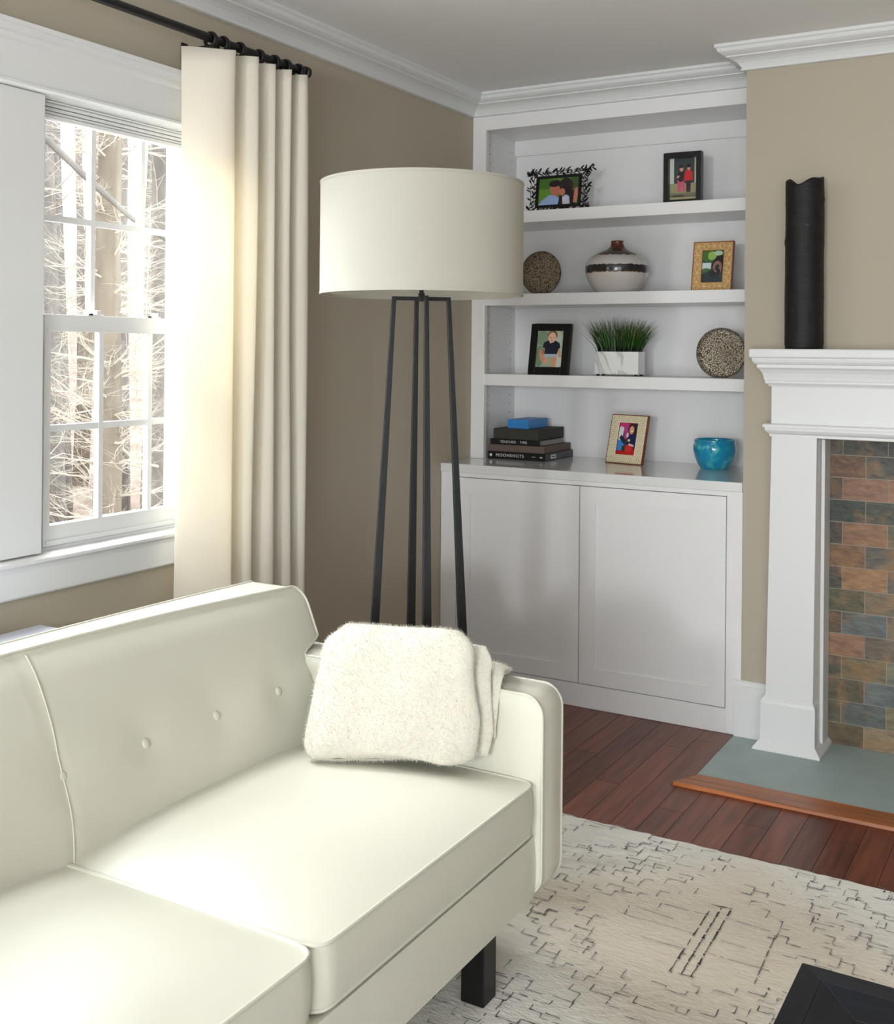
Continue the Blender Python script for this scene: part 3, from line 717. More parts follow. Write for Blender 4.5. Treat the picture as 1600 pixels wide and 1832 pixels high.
def seg(x0, y0, x1, y1, w_, c=DK):
    if not (RX0+.01 < x0 < RX1-.01 and RX0+.01 < x1 < RX1-.01 and RY0+.01 < y0 < RY1-.012 and RY0+.01 < y1 < RY1-.012): return
    d = Vector((x1-x0, y1-y0)); l = d.length
    if l < 1e-4: return
    d /= l; n = Vector((-d.y, d.x)); k = max(2, int(l/.009)); A = []
    for q in range(k+1):
        t = q/k; j = rnd.uniform(-.0009, .0009); ww = w_ * rnd.uniform(.45, 1.15); px, py = x0 + d.x*l*t + n.x*j, y0 + d.y*l*t + n.y*j
        A.append((bm.verts.new((px + n.x*ww/2, py + n.y*ww/2, RZ+.0022)), bm.verts.new((px - n.x*ww/2, py - n.y*ww/2, RZ+.0022))))
    for q in range(k):
        if rnd.random() < .10: continue
        if q == 0 and rnd.random() < .4: A[0][0].co = A[0][0].co + Vector((n.x, n.y, 0))*.0016; A[0][1].co = A[0][1].co - Vector((n.x, n.y, 0))*.0016
        f = bm.faces.new((A[q][0], A[q][1], A[q+1][1], A[q+1][0])); m_ = rnd.uniform(.8, 1.5); paint(f, lay, tuple(min(255, v*m_) for v in c))
def light(c, k): return tuple(c[i] + (200-c[i])*k for i in range(3))
# stepped diamonds around the medallion
ringd = .235
while ringd < 3.6:
    for sx in (1, -1):
        for sy in (1, -1):
            x, y = MCX + sx*ringd*1.25, MCY; st = 0
            while (y-MCY)*sy < ringd and st < 400:
                lx = rnd.uniform(.018, .052); ly = rnd.uniform(.016, .04)
                if RX0 < x < RX1 and RY0-.1 < y < RY1+.1 and y > .55:
                    c = light(DK, rnd.uniform(.05, .6)); bk = rnd.random() < .32
                    if rnd.random() > .16: seg(x, y, x, y + sy*ly, .0027, c)
                    if rnd.random() > .16: seg(x, y + sy*ly, x + (sx*lx if bk else -sx*lx*1.0), y + sy*ly, .0025, c)
                    x2 = x - sx*lx*(-1 if bk else 1); y2 = y + sy*ly
                    if rnd.random() < .22:
                        seg(x2, y2, x2, y2 - sy*ly*.8, .0032, c); seg(x2, y2 - sy*ly*.8, x2 - sx*lx*.7, y2 - sy*ly*.8, .003, c)
                    x, y = x2, y2
                else:
                    x -= sx*lx; y += sy*ly
                # keep to the diamond
                want = MCX + sx*(ringd - (y-MCY)*sy)*1.25
                x += (want - x)*.35 if abs(want-x) > .05 else 0
                st += 1
    ringd += rnd.uniform(.058, .082)
# medallion bars
for x0, x1 in ((1.563, 1.571), (1.585, 1.596), (1.608, 1.619)):
    for o_ in range(6): seg(x1-.002 + (x0-x1+.004)*o_/6, 2.415 + .343*o_/6, x1-.002 + (x0-x1+.004)*(o_+.93)/6, 2.415 + .343*(o_+.93)/6, .0046 if o_ % 2 else .0034, (50, 48, 46))
seg(1.560, 2.758, 1.612, 2.762, .004); seg(1.566, 2.413, 1.624, 2.416, .003, light(DK, .3)); seg(1.569, 2.50, 1.60, 2.502, .003)
for a in (((1.45, 2.70), (1.56, 2.70)), ((1.39, 2.60), (1.57, 2.60)), ((1.46, 2.52), (1.57, 2.52)), ((1.61, 2.71), (1.72, 2.705)), ((1.61, 2.60), (1.69, 2.60)), ((1.62, 2.53), (1.77, 2.53)), ((1.40, 2.65), (1.50, 2.64))):
    seg(*a[0], *a[1], .0024, light(DK, .35))
seg(1.735, 2.69, 1.745, 2.46, .003, light(DK, .25)); seg(1.45, 2.70, 1.45, 2.64, .0024, light(DK, .5)); seg(1.39, 2.60, 1.385, 2.645, .0026, light(DK, .3))
MT['rug'] = mat('ivory_wool_rug', None, .95, spec=.1, attr='Col', bump=(120, .9, (.6, 1.5, 1)), var=(60, .06, (.3, 1.5, 1)), sheen=.2)
tag(obj('rug', bm, MT['rug'], recalc=False), 'ivory wool rug with broken dark stepped lines around a diamond', 'rug')

# ------------------------------------------------------------------ coffee table
TX0, TX1, TY0, TY1, TZ = 1.972, 2.9, .95, 1.878, .40
CT = thing('coffee_table', 'black oak coffee table with mitred top corner', 'coffee table', (2.436, 1.414, .012))
def cobj(name, bm, m, **k):
    o = obj(name, bm, m, CT, **k); o.location = -CT.location; return o
def quadring(bm, a, b, za, zb, side):
    """one mitred side of the frame between inset a (height za) and inset b (height zb)"""
    P = lambda i, z: [(TX0+i, TY0+i, z), (TX1-i, TY0+i, z), (TX1-i, TY1-i, z), (TX0+i, TY1-i, z)]
    A, B = P(a, za), P(b, zb); A2, B2 = P(a, za-.05), P(b, za-.05); j = (side+1) % 4
    g = .0008
    v = [bm.verts.new(q) for q in (A[side], A[j], B[j], B[side], A2[side], A2[j], B2[j], B2[side])]
    for f in ((0, 1, 2, 3), (7, 6, 5, 4), (0, 4, 5, 1), (1, 5, 6, 2), (2, 6, 7, 3), (3, 7, 4, 0)): bm.faces.new([v[i] for i in f])
for side, m in ((0, 'table2'), (1, 'table'), (2, 'table2'), (3, 'table')):
    bm = bmesh.new(); quadring(bm, 0, .038, TZ, TZ, side); quadring(bm, .038, .10, TZ, TZ-.012, side)
    cobj('frame_board', bm, MT[m], bevel=.0012)
bm = boxes((TX0+.10, TX1-.10, TY0+.10, TY1-.10, TZ-.05, TZ-.0125)); cobj('inset_panel', bm, MT['table'])
for x in (TX0+.01, TX1-.08):
    for y in (TY0+.01, TY1-.08): bm = boxes((x, x+.07, y, y+.07, .0145, TZ-.05)); cobj('leg', bm, MT['table'], bevel=.002)

# ------------------------------------------------------------------ log vase on the mantel
bm = bmesh.new(); n = 64; rings = []; cx_, cy_ = 1.507, 3.988
for i in range(70):
    v = i/69; z = 1.4175 + v*.590; ring = []
    for j in range(n):
        a = 2*PI*j/n; r = .0660 - .002*v + .0022*noise.noise(Vector((math.cos(a)*2, math.sin(a)*2, z*6))) + .0009*noise.noise(Vector((math.cos(a)*8, math.sin(a)*8, z*50)))
        r += .003*math.exp(-((z-1.79)/.012)**2) * (.5+.5*math.cos(a-2.6)) + .0018*math.exp(-((z-1.60)/.008)**2)*max(0, math.cos(a+1)) - .002*(v < .02)
        r += .0035*math.exp(-((z-1.935)/.006)**2 - ((math.cos(a-.1)-1)/.05)**2)
        d = Vector((math.cos(a), math.sin(a), 0)); zz = z
        if v > .9:
            zz += (v-.9)/.1 * (.012*math.cos(2*(a+PI/2)+PI+.5) + .004*math.sin(a*5+.6) - .006)
        ang_d = (a - (-PI/2 + .12)); 
        if abs(z-1.832) < .010 and abs(ang_d) < .42: r -= .006*(1-abs(z-1.832)/.010)*(1 - (abs(ang_d)/.42)**2)
        ring.append(bm.verts.new((cx_ + r*d.x, cy_ + r*d.y, zz)))
    rings.append(ring)
inner = [[bm.verts.new((cx_ + (v.co.x-cx_)*s, cy_ + (v.co.y-cy_)*s, v.co.z + dz)) for v in rings[-1]] for s, dz in ((.93, .001), (.90, -.004), (.88, -.12))]
allr = rings + inner
for i in range(len(allr)-1):
    for j in range(n): bm.faces.new((allr[i][j], allr[i][(j+1) % n], allr[i+1][(j+1) % n], allr[i+1][j]))
bm.faces.new(allr[0][::-1]); bm.faces.new(allr[-1])
LV = tag(obj('log_vase', bm, MT['charcoalbark'], smooth=True), 'tall black bark textured tube vase standing on the mantel', 'vase')

for aa, zz, wd, hh in ((-PI/2 - .10, 1.838, .40, .0055), (-PI/2 - .62, 1.860, .09, .004), (-PI/2 + .10, 1.752, .10, .003), (-PI/2 + .3, 1.655, .30, .0025)):
    bm = bmesh.new(); P_ = []
    for k in range(16):
        t = 2*PI*k/16; a = aa + wd/2*math.cos(t) - YAW*0; z = zz + hh*math.sin(t)*(1 + .4*math.sin(3*t+aa)) + .004*math.cos(t)*(1 if wd > .3 else 0)
        P_.append((cx_ + .0668*math.cos(a + .35), cy_ + .0668*math.sin(a + .35), z))
    f0 = bm.faces.new([bm.verts.new(p_) for p_ in P_]); r_ = bmesh.ops.extrude_face_region(bm, geom=[f0])
    for g in r_['geom']:
        if isinstance(g, bmesh.types.BMVert): g.co.x = cx_ + (g.co.x-cx_)*.93; g.co.y = cy_ + (g.co.y-cy_)*.93
    obj('knot_hole', bm, MT['black'], LV)

# ------------------------------------------------------------------ picture frames
def poly(bm, lay, pts, y, c, w_, h_):
    f = bm.faces.new([bm.verts.new(((px-.5)*w_, y, py*h_)) for px, py in pts]); paint(f, lay, c)
def ell(cx, cy, rx, ry, rot=0, n=18):
    return [(cx + rx*math.cos(a)*math.cos(rot) - ry*math.sin(a)*math.sin(rot), cy + rx*math.cos(a)*math.sin(rot) + ry*math.sin(a)*math.cos(rot)) for a in [2*PI*k/n for k in range(n)]]
def clip(pts):
    return [(min(1, max(0, x)), min(1, max(0, y))) for x, y in pts]
def frame(name, label, cat_, x, y, z, w_, h_, t, bord, lean, yaw, m, shapes, bg_, recess=.004, facemat=None, ring_bevel=.001):
    """x = left front bottom corner; bord = (left, right, bottom, top)"""
    FRM = thing(name, label, cat_, (x, y, z), (-lean, 0, yaw))
    L_, R_, B_, T_ = bord
    bm = bmesh.new()
    for b in ((0, L_, 0, t, 0, h_), (w_-R_, w_, 0, t, 0, h_), (L_, w_-R_, 0, t, 0, B_), (L_, w_-R_, 0, t, h_-T_, h_), (L_, w_-R_, max(recess+.002, t-.004), t, B_, h_-T_)): box(bm, *b)
    bmesh.ops.remove_doubles(bm, verts=bm.verts, dist=1e-5)
    obj('frame_border', bm, m, FRM, bevel=ring_bevel if not facemat else 0)
    if facemat:
        bm = bmesh.new(); e = .004; q = -.0012
        for b in ((e, L_-.001, q, .001, e, h_-e), (w_-R_+.001, w_-e, q, .001, e, h_-e), (L_-.001, w_-R_+.001, q, .001, e, B_-.001), (L_-.001, w_-R_+.001, q, .001, h_-T_+.001, h_-e)): box(bm, *b)
        obj('inlay_face', bm, facemat, FRM)
    pw, ph = w_-L_-R_, h_-B_-T_
    bm = bmesh.new(); lay = colattr(bm)
    poly(bm, lay, [(0, 0), (1, 0), (1, 1), (0, 1)], recess, bg_, pw, ph)
    for k, (c, pts) in enumerate(shapes): poly(bm, lay, clip(pts), recess - .00004*(k+1), c, pw, ph)
    o = obj('photograph', bm, MT['photo'], FRM, recalc=False); o.location = (L_ + pw/2, 0, B_)
    bm = bmesh.new(); s = math.tan(lean)*h_*.0
    hh = h_*.62; dd = max(.03, h_*math.sin(lean)*1.15)
    v = [bm.verts.new(p_) for p_ in ((w_*.4, t, hh), (w_*.6, t, hh), (w_*.62, t+dd, .002 + dd*math.tan(lean)), (w_*.38, t+dd, .002 + dd*math.tan(lean)))]
    bm.faces.new(v); r_ = bmesh.ops.extrude_face_region(bm, geom=bm.faces[:]); bmesh.ops.translate(bm, verts=[g for g in r_['geom'] if isinstance(g, bmesh.types.BMVert)], vec=(0, .002, .0))
    obj('easel_back', bm, MT['black'], FRM)
    return FRM
SK = (205, 148, 118)
# leaf frame
shp = [((96, 140, 52), ell(.2, .45, .3, .35)), ((70, 110, 40), ell(.15, .8, .3, .2)), ((60, 84, 40), [(.8, .5), (1, .5), (1, 1), (.8, 1)]), ((150, 175, 215), [(.0, .0), (.08, .18), (.28, .38), (.42, .35), (.55, .2), (.58, 0)]),
       ((40, 26, 28), ell(.68, .66, .18, .34)), ((30, 22, 26), [(.5, 0), (.55, .5), (.9, .5), (.92, 0)]), ((180, 110, 88), ell(.42, .55, .13, .24, .2)), ((30, 22, 22), ell(.40, .80, .15, .13, .3)), ((196, 196, 214), [(.62, 0), (.60, .28), (.70, .36), (.78, .28), (.80, 0)]),
       ((190, 118, 92), ell(.60, .46, .07, .14)), ((196, 120, 96), [(.88, .05), (.90, .55), (.98, .62), (1, .3), (.96, .05)])]
LF = frame('leaf_picture_frame', 'black metal photo frame of openwork leaves on the top shelf', 'picture frame', .262, 4.405, 2.0275, .216, .142, .006, (.014, .014, .012, .012), math.radians(7), 0, MT['black'], shp, (88, 128, 50))
bm = bmesh.new()
def leaf(bm, x, z, a, l, w_):
    d = Vector((math.cos(a), 0, math.sin(a))); n = Vector((-d.z, 0, d.x)); p = Vector((x, .002, z)); pr_ = [(0, .06), (.25, .8), (.5, 1), (.75, .7), (1, .05)]
    up_, dn = [], []
    for t, k in pr_: up_.append(p + d*l*t + n*w_*k/2); dn.append(p + d*l*t - n*w_*k/2)
    poly_ = up_ + dn[::-1]
    f0 = [bm.verts.new(q) for q in poly_]; f1 = [bm.verts.new(q + Vector((0, .0022, 0))) for q in poly_]
    bm.faces.new(f0); bm.faces.new(f1[::-1])
    for i in range(len(f0)): j = (i+1) % len(f0); bm.faces.new((f0[i], f0[j], f1[j], f1[i]))
r5 = random.Random(11)
BW = (((-.012, -.010), (.228, -.010), 1), ((-.012, .152), (.228, .152), 1), ((-.010, -.01), (-.010, .155), 1), ((.226, -.01), (.226, .155), 1), ((-.046, -.018), (.262, -.018), 1), ((-.046, .160), (.262, .162), 1), ((-.026, -.02), (-.026, .165), 1), ((.242, -.02), (.242, .165), 1))
for (ax, az), (bx_, bz), _ in BW:
    n_ = max(6, int(math.hypot(bx_-ax, bz-az)/.017)); ba = math.atan2(bz-az, bx_-ax)
    pts = [(ax+(bx_-ax)*t/n_ + r5.uniform(-.004, .004), .003, az+(bz-az)*t/n_ + r5.uniform(-.004, .004)) for t in range(n_+1)]
    tube(bm, pts, .0012, 5)
    for k, q in enumerate(pts):
        s = 1 if k % 2 else -1
        leaf(bm, q[0], q[2], ba + s*math.radians(r5.uniform(28, 60)), r5.uniform(.020, .030), r5.uniform(.0055, .008))
        if r5.random() < .55: leaf(bm, q[0], q[2], ba - s*math.radians(r5.uniform(20, 70)) + (PI if r5.random() < .3 else 0), r5.uniform(.016, .026), r5.uniform(.005, .007))
for (x, z) in ((0, 0), (.216, 0), (0, .142), (.216, .142)):
    a = math.atan2(z-.071, x-.108)
    tube(bm, [(x, .003, z), (x + .042*math.cos(a), .003, z + .030*math.sin(a))], .0018, 5)
    for k in range(5): leaf(bm, x + .02*math.cos(a), z + .02*math.sin(a), a + r5.uniform(-1.2, 1.2), r5.uniform(.024, .036), .0075)
obj('leaf_border', bm, MT['black'], LF)
# two children frame
shp = [((52, 60, 62), [(.15, .40), (.88, .40), (.88, 1), (.15, 1)]), ((196, 204, 190), [(0, .4), (.15, .4), (.15, 1), (0, 1)]), ((176, 184, 160), [(.88, .4), (1, .4), (1, 1), (.88, 1)]),
       ((150, 148, 110), [(0, .16), (1, .16), (1, .40), (0, .40)]), ((120, 116, 92), [(0, .10), (1, .10), (1, .17), (0, .17)]), ((168, 160, 116), [(0, 0), (1, 0), (1, .07), (0, .07)]), ((70, 66, 48), [(.1, .08), (.5, .07), (.5, .12), (.1, .12)]),
       ((200, 84, 110), [(.28, .2), (.40, .2), (.44, .5), (.28, .5)]), ((200, 84, 110), [(.48, .2), (.58, .22), (.50, .46), (.42, .44)]), ((36, 24, 30), ell(.40, .56, .12, .13)), (SK, ell(.42, .74, .065, .06)), ((40, 28, 24), ell(.41, .80, .07, .035)),
       ((54, 30, 44), [(.60, .18), (.74, .18), (.76, .46), (.58, .46)]), ((196, 42, 48), [(.50, .46), (.82, .46), (.82, .64), (.74, .72), (.60, .72), (.54, .64)]), (SK, ell(.68, .76, .055, .055)), ((28, 24, 26), ell(.68, .81, .07, .045)), (SK, ell(.30, .56, .05, .03, .3))]
frame('shadow_box_frame', 'black box photo frame at the right end of the top shelf', 'picture frame', .847, 4.405, 2.0075, .158, .213, .034, (.020, .020, .020, .022), 0, 0, MT['black'], shp, (90, 96, 80), recess=.024)
# honeycomb frame
shp = [((70, 110, 50), ell(.3, .85, .4, .2)), ((150, 180, 90), ell(.45, .84, .2, .14)), ((170, 200, 170), ell(.75, .92, .2, .08)), ((200, 212, 214), [(0, .42), (.42, .42), (.42, .62), (0, .62)]), ((72, 108, 60), ell(.2, .37, .25, .08)),
       ((48, 58, 64), [(0, 0), (1, 0), (1, .35), (.5, .42), (0, .25)]), ((28, 28, 32), ell(.78, .56, .36, .26, .6)), ((140, 106, 96), ell(.72, .46, .22, .22, .5)), ((46, 40, 44), ell(.72, .50, .10, .06, .3)), ((40, 38, 46), ell(.62, .30, .26, .14, .3)), ((150, 110, 100), ell(.62, .37, .10, .03, -.5))]
HF = frame('wooden_picture_frame', 'golden wood photo frame with pale star line inlay', 'picture frame', .968, 4.402, 1.6505, .166, .206, .014, (.040, .040, .036, .038), math.radians(10.5), 0, MT['redwood'], shp, (60, 84, 56), facemat=MT['goldwood'])
bm = bmesh.new(); W_, H_ = .166, .206
def inborder(x, z, L_, R_, B_, T_, W_, H_):
    return .005 < x < W_-.005 and .005 < z < H_-.005 and not (L_-.003 < x < W_-R_+.003 and B_-.003 < z < H_-T_+.003)
def strip(bm, x0, z0, x1, z1, w_, y, test):
    d = Vector((x1-x0, 0, z1-z0)); l = d.length; d.normalize(); n = Vector((-d.z, 0, d.x))*w_/2; k = max(1, int(l/.002))
    for q in range(k):
        a = Vector((x0, y, z0)) + d*l*q/k; b = Vector((x0, y, z0)) + d*l*(q+1)/k
        if test(a.x, a.z) and test(b.x, b.z): bm.faces.new([bm.verts.new(p_) for p_ in (a+n, b+n, b-n, a-n)])
S_ = .0215
for i in range(-2, 14):
    for j in range(-2, 16):
        cx0 = i*S_*1.5*1.0; cz0 = j*S_*math.sqrt(3) + (S_*math.sqrt(3)/2 if i % 2 else 0)
        for k in range(6):
            a = k*PI/3; e = (cx0 + S_*math.cos(a), cz0 + S_*math.sin(a)); b = (k+1)*PI/3; g = (cx0 + S_*math.cos(b), cz0 + S_*math.sin(b))
            if k < 3: strip(bm, e[0], e[1], g[0], g[1], .0015, -.0014, lambda x, z: inborder(x, z, .040, .040, .036, .038, W_, H_))
            if k % 2 == 0: strip(bm, cx0, cz0, e[0], e[1], .0015, -.0014, lambda x, z: inborder(x, z, .040, .040, .036, .038, W_, H_))
obj('inlay_lines', bm, MT['ivoryin'], HF, recalc=False)
# baby frame
shp = [((186, 196, 178), ell(.8, .6, .25, .4)), ((130, 150, 122), ell(.2, .8, .25, .2)), ((120, 140, 112), ell(.12, .3, .15, .3)), ((206, 208, 198), ell(.85, .15, .2, .15)),
       ((204, 150, 112), ell(.25, .30, .12, .20, .5)), ((222, 160, 136), ell(.40, .16, .10, .07, .5)), ((210, 158, 118), [(.62, 0), (.78, 0), (.82, .28), (.62, .28)]), ((206, 150, 112), [(.84, .5), (.92, .5), (.96, .28), (.88, .26)]), ((160, 108, 80), [(.22, .5), (.30, .5), (.28, .36), (.20, .36)]),
       ((172, 184, 200), [(.32, .24), (.55, .30), (.80, .26), (.82, .40), (.32, .42)]), ((26, 34, 48), [(.30, .36), (.80, .36), (.86, .52), (.92, .52), (.88, .66), (.70, .74), (.44, .74), (.26, .68), (.22, .54), (.32, .52)]),
       ((120, 82, 56), ell(.58, .88, .19, .13)), ((232, 186, 154), ell(.57, .82, .155, .145)), ((60, 40, 34), ell(.51, .815, .025, .012)), ((60, 40, 34), ell(.64, .815, .025, .012)), ((176, 84, 80), ell(.56, .745, .045, .014)), ((236, 214, 200), ell(.52, .68, .03, .02))]
frame('black_picture_frame', 'black leaning photo frame with a baby portrait beside the grass planter', 'picture frame', .236, 4.400, 1.3005, .192, .226, .020, (.034, .036, .034, .032), math.radians(10.5), 0, MT['black'], shp, (158, 174, 150), ring_bevel=.004)
# dotted frame
shp = [((206, 60, 120), [(0, .75), (.5, .70), (.5, 1), (0, 1)]), ((214, 222, 222), [(0, .45), (.22, .45), (.25, .85), (.1, .9), (0, .85)]), ((170, 70, 130), [(.3, .5), (.45, .5), (.5, .9), (.3, .9)]), ((60, 40, 30), [(.75, .4), (1, .4), (1, 1), (.75, 1)]), ((214, 206, 224), ell(.48, .62, .06, .08)),
       ((66, 132, 204), [(0, .12), (.28, .14), (.42, .40), (.2, .48), (0, .42)]), ((26, 50, 66), [(.05, .52), (.15, .62), (.45, .45), (.5, .3), (.3, .35)]), ((30, 34, 84), [(.5, .25), (.95, .25), (1, .62), (.75, .66), (.5, .55)]), ((50, 34, 34), ell(.70, .82, .22, .16)), ((222, 158, 130), ell(.68, .79, .13, .13)),
       ((236, 236, 240), ell(.70, .755, .06, .02)), ((216, 206, 110), ell(.60, .46, .07, .045)), ((190, 30, 30), [(0, 0), (1, 0), (1, .18), (.4, .14), (0, .1)]), ((206, 48, 44), ell(.62, .20, .2, .13)), ((40, 60, 40), ell(.35, .2, .1, .1)), ((220, 190, 190), [(.6, .30), (.9, .26), (.9, .32), (.62, .37)])]
DF = frame('dotted_picture_frame', 'ivory photo frame with a dotted inlay standing on the countertop', 'picture frame', .575, 4.474, .9275, .184, .212, .014, (.046, .046, .040, .036), math.radians(14), math.radians(-13.5), MT['redwood'], shp, (120, 40, 60), facemat=MT['bone'])
bm = bmesh.new(); W2, H2 = .184, .212; tst = lambda x, z: inborder(x, z, .046, .046, .040, .036, W2, H2)
k = 0; z = .008
while z < H2:
    x = .009 + (.006 if k % 2 else 0)
    while x < W2:
        if tst(x, z) and tst(x+.0025, z+.0025) and tst(x-.0025, z-.0025): bm.faces.new([bm.verts.new((x + .0024*math.cos(a*PI/3), -.0014, z + .0024*math.sin(a*PI/3))) for a in range(6)])
        x += .012
    z += .0085; k += 1
obj('inlay_dots', bm, MT['dot'], DF, recalc=False)

# ------------------------------------------------------------------ hammered discs
m = mat('hammered_antique_silver', (150, 140, 122), .3, metal=.8); nt = m.node_tree; N = nt.nodes; L = nt.links
tc = N.new('ShaderNodeTexCoord'); vo = N.new('ShaderNodeTexVoronoi'); vo.inputs['Scale'].default_value = 190; L.new(tc.outputs['Object'], vo.inputs['Vector'])
rmp = N.new('ShaderNodeValToRGB'); rmp.color_ramp.elements[0].color = (*lin((206, 196, 176)), 1); rmp.color_ramp.elements[1].color = (*lin((92, 82, 68)), 1); rmp.color_ramp.elements[0].position = .2; rmp.color_ramp.elements[1].position = .8
L.new(vo.outputs['Distance'], rmp.inputs[0]); L.new(rmp.outputs[0], N['Principled BSDF'].inputs['Base Color'])
bp = N.new('ShaderNodeBump'); bp.inputs['Distance'].default_value = .003; bp.inputs['Strength'].default_value = 1; bp.invert = True; L.new(vo.outputs['Distance'], bp.inputs['Height']); L.new(bp.outputs[0], N['Principled BSDF'].inputs['Normal'])
MT['disc'] = m
m2 = m.copy(); m2.name = 'hammered_antique_bronze'; r_ = [n_ for n_ in m2.node_tree.nodes if n_.bl_idname == 'ShaderNodeValToRGB'][0]
r_.color_ramp.elements[0].color = (*lin((176, 162, 138)), 1); r_.color_ramp.elements[1].color = (*lin((60, 50, 38)), 1)
[n_ for n_ in m2.node_tree.nodes if n_.bl_idname == 'ShaderNodeTexVoronoi'][0].inputs['Scale'].default_value = 210
def disc(label, x, y, z, r, m):
    bm = bmesh.new(); prof = []
    for k in range(25):
        a = -PI/2 + PI*k/24; prof.append((max(.0004, r*math.cos(a)), .030*math.sin(a)))
    lathe(bm, prof, 64); bmesh.ops.rotate(bm, verts=bm.verts, cent=(0, 0, 0), matrix=Matrix.Rotation(PI/2, 3, 'X'))
    for v in bm.verts:
        if v.co.z < -r+.0035: v.co.z = -r+.0035
    D = thing('disc_sculpture', label, 'ornament', (x, y, z))
    o = obj('hammered_disc', bm, m, D, smooth=True); o.location = (0, 0, r-.0030)
    return D
disc('hammered silver disc ornament on the right of the middle shelf', 1.090, 4.42, 1.3005, .1025, MT['disc'])
disc('hammered bronze disc ornament partly hidden by the lamp shade', .288, 4.42, 1.6505, .0965, m2)

# ------------------------------------------------------------------ striped vase
def vase_mat():
    m = bpy.data.materials.new('banded_stoneware_glaze'); m.use_nodes = True; nt = m.node_tree; N = nt.nodes; L = nt.links; b = N['Principled BSDF']
    b.inputs['Roughness'].default_value = .22; b.inputs['Coat Weight'].default_value = .5
    tc = N.new('ShaderNodeTexCoord'); sp = N.new('ShaderNodeSeparateXYZ'); L.new(tc.outputs['Object'], sp.inputs[0])
    no = N.new('ShaderNodeTexNoise'); no.inputs['Scale'].default_value = 60; L.new(tc.outputs['Object'], no.inputs['Vector'])
    ml = N.new('ShaderNodeMath'); ml.operation = 'MULTIPLY_ADD'; ml.inputs[1].default_value = .014; ml.inputs[2].default_value = -.007; L.new(no.outputs[0], ml.inputs[0])
    ad = N.new('ShaderNodeMath'); L.new(sp.outputs['Z'], ad.inputs[0]); L.new(ml.outputs[0], ad.inputs[1])
    mr = N.new('ShaderNodeMapRange'); mr.inputs[2].default_value = .22; L.new(ad.outputs[0], mr.inputs[0])
    cr = N.new('ShaderNodeValToRGB'); cr.color_ramp.interpolation = 'LINEAR'; E_ = cr.color_ramp.elements
    seq = [(0, (196, 190, 184)), (.375, (206, 200, 192)), (.385, (120, 84, 52)), (.40, (36, 36, 36)), (.525, (42, 44, 44)), (.535, (198, 192, 188)), (.715, (204, 198, 192)), (.722, (74, 58, 40)), (.86, (70, 50, 32)), (.90, (92, 44, 24)), (1, (96, 46, 24))]
    E_[0].position = 0; E_[0].color = (*lin(seq[0][1]), 1); E_[1].position = 1; E_[1].color = (*lin(seq[-1][1]), 1)
    for p_, c in seq[1:-1]: e = E_.new(p_); e.color = (*lin(c), 1)
    L.new(mr.outputs[0], cr.inputs[0]); L.new(cr.outputs[0], b.inputs['Base Color'])
    return m
bm = bmesh.new()
prof = [(.001, 0), (.082, 0), (.088, .004), (.104, .022), (.122, .050), (.132, .078), (.1355, .100), (.133, .120), (.124, .140), (.108, .156), (.088, .168), (.062, .180), (.042, .189), (.031, .199), (.027, .210), (.0265, .218), (.028, .222), (.024, .223), (.021, .216), (.02, .19), (.001, .185)]
def smooth_prof(P, n=5):
    out = []
    for i in range(len(P)-1):
        for k in range(n): out.append(cat(P, i + k/n))
    return out + [P[-1]]
lathe(bm, [(max(.0008, a), b) for a, b in smooth_prof(prof, 3)], 64)
o = tag(obj('striped_vase', bm, vase_mat(), smooth=True), 'round white stoneware vase with a black band and brown neck', 'vase'); o.location = (.628, 4.458, 1.6505)

# ------------------------------------------------------------------ grass planter
m = mat('white_marble', (226, 226, 222), .25); nt = m.node_tree; N = nt.nodes; L = nt.links
tc = N.new('ShaderNodeTexCoord'); mp = N.new('ShaderNodeMapping'); mp.inputs['Rotation'].default_value = (0, .3, .3); mp.inputs['Scale'].default_value = (1, 1, .3); L.new(tc.outputs['Object'], mp.inputs[0])
no = N.new('ShaderNodeTexNoise'); no.inputs['Scale'].default_value = 6; no.inputs['Detail'].default_value = 5; no.inputs['Distortion'].default_value = .8; L.new(mp.outputs[0], no.inputs['Vector'])
cr = N.new('ShaderNodeValToRGB'); E_ = cr.color_ramp.elements; E_[0].position = .47; E_[0].color = (*lin((228, 228, 224)), 1); E_[1].position = .53; E_[1].color = (*lin((228, 228, 224)), 1); e = E_.new(.5); e.color = (*lin((186, 185, 181)), 1)
L.new(no.outputs[0], cr.inputs[0]); L.new(cr.outputs[0], N['Principled BSDF'].inputs['Base Color'])
PL = thing('grass_planter', 'white marble box planter filled with green grass', 'plant', (.650, 4.44, 1.3005))
bm = bmesh.new(); wx, wy = .0975, .040
for b in ((-wx, wx, -wy, -wy+.006, .007, .102), (-wx, wx, wy-.006, wy, .007, .102), (-wx, -wx+.006, -wy+.006, wy-.006, .007, .102), (wx-.006, wx, -wy+.006, wy-.006, .007, .102), (-wx+.006, wx-.006, -wy+.006, wy-.006, .007, .013)): box(bm, *b)
obj('box_planter', bm, m, PL)
for i, j in ((-1, -1), (1, -1), (-1, 1), (1, 1)):
    bm = boxes((i*.085-.006, i*.085+.006, j*.03-.006, j*.03+.006, 0, .008)); obj('foot', bm, MT['black'], PL)
bm = boxes((-wx+.006, wx-.006, -wy+.006, wy-.006, .08, .095)); obj('soil', bm, MT['firebox'], PL)
bm = bmesh.new(); lay = colattr(bm); r6 = random.Random(5)
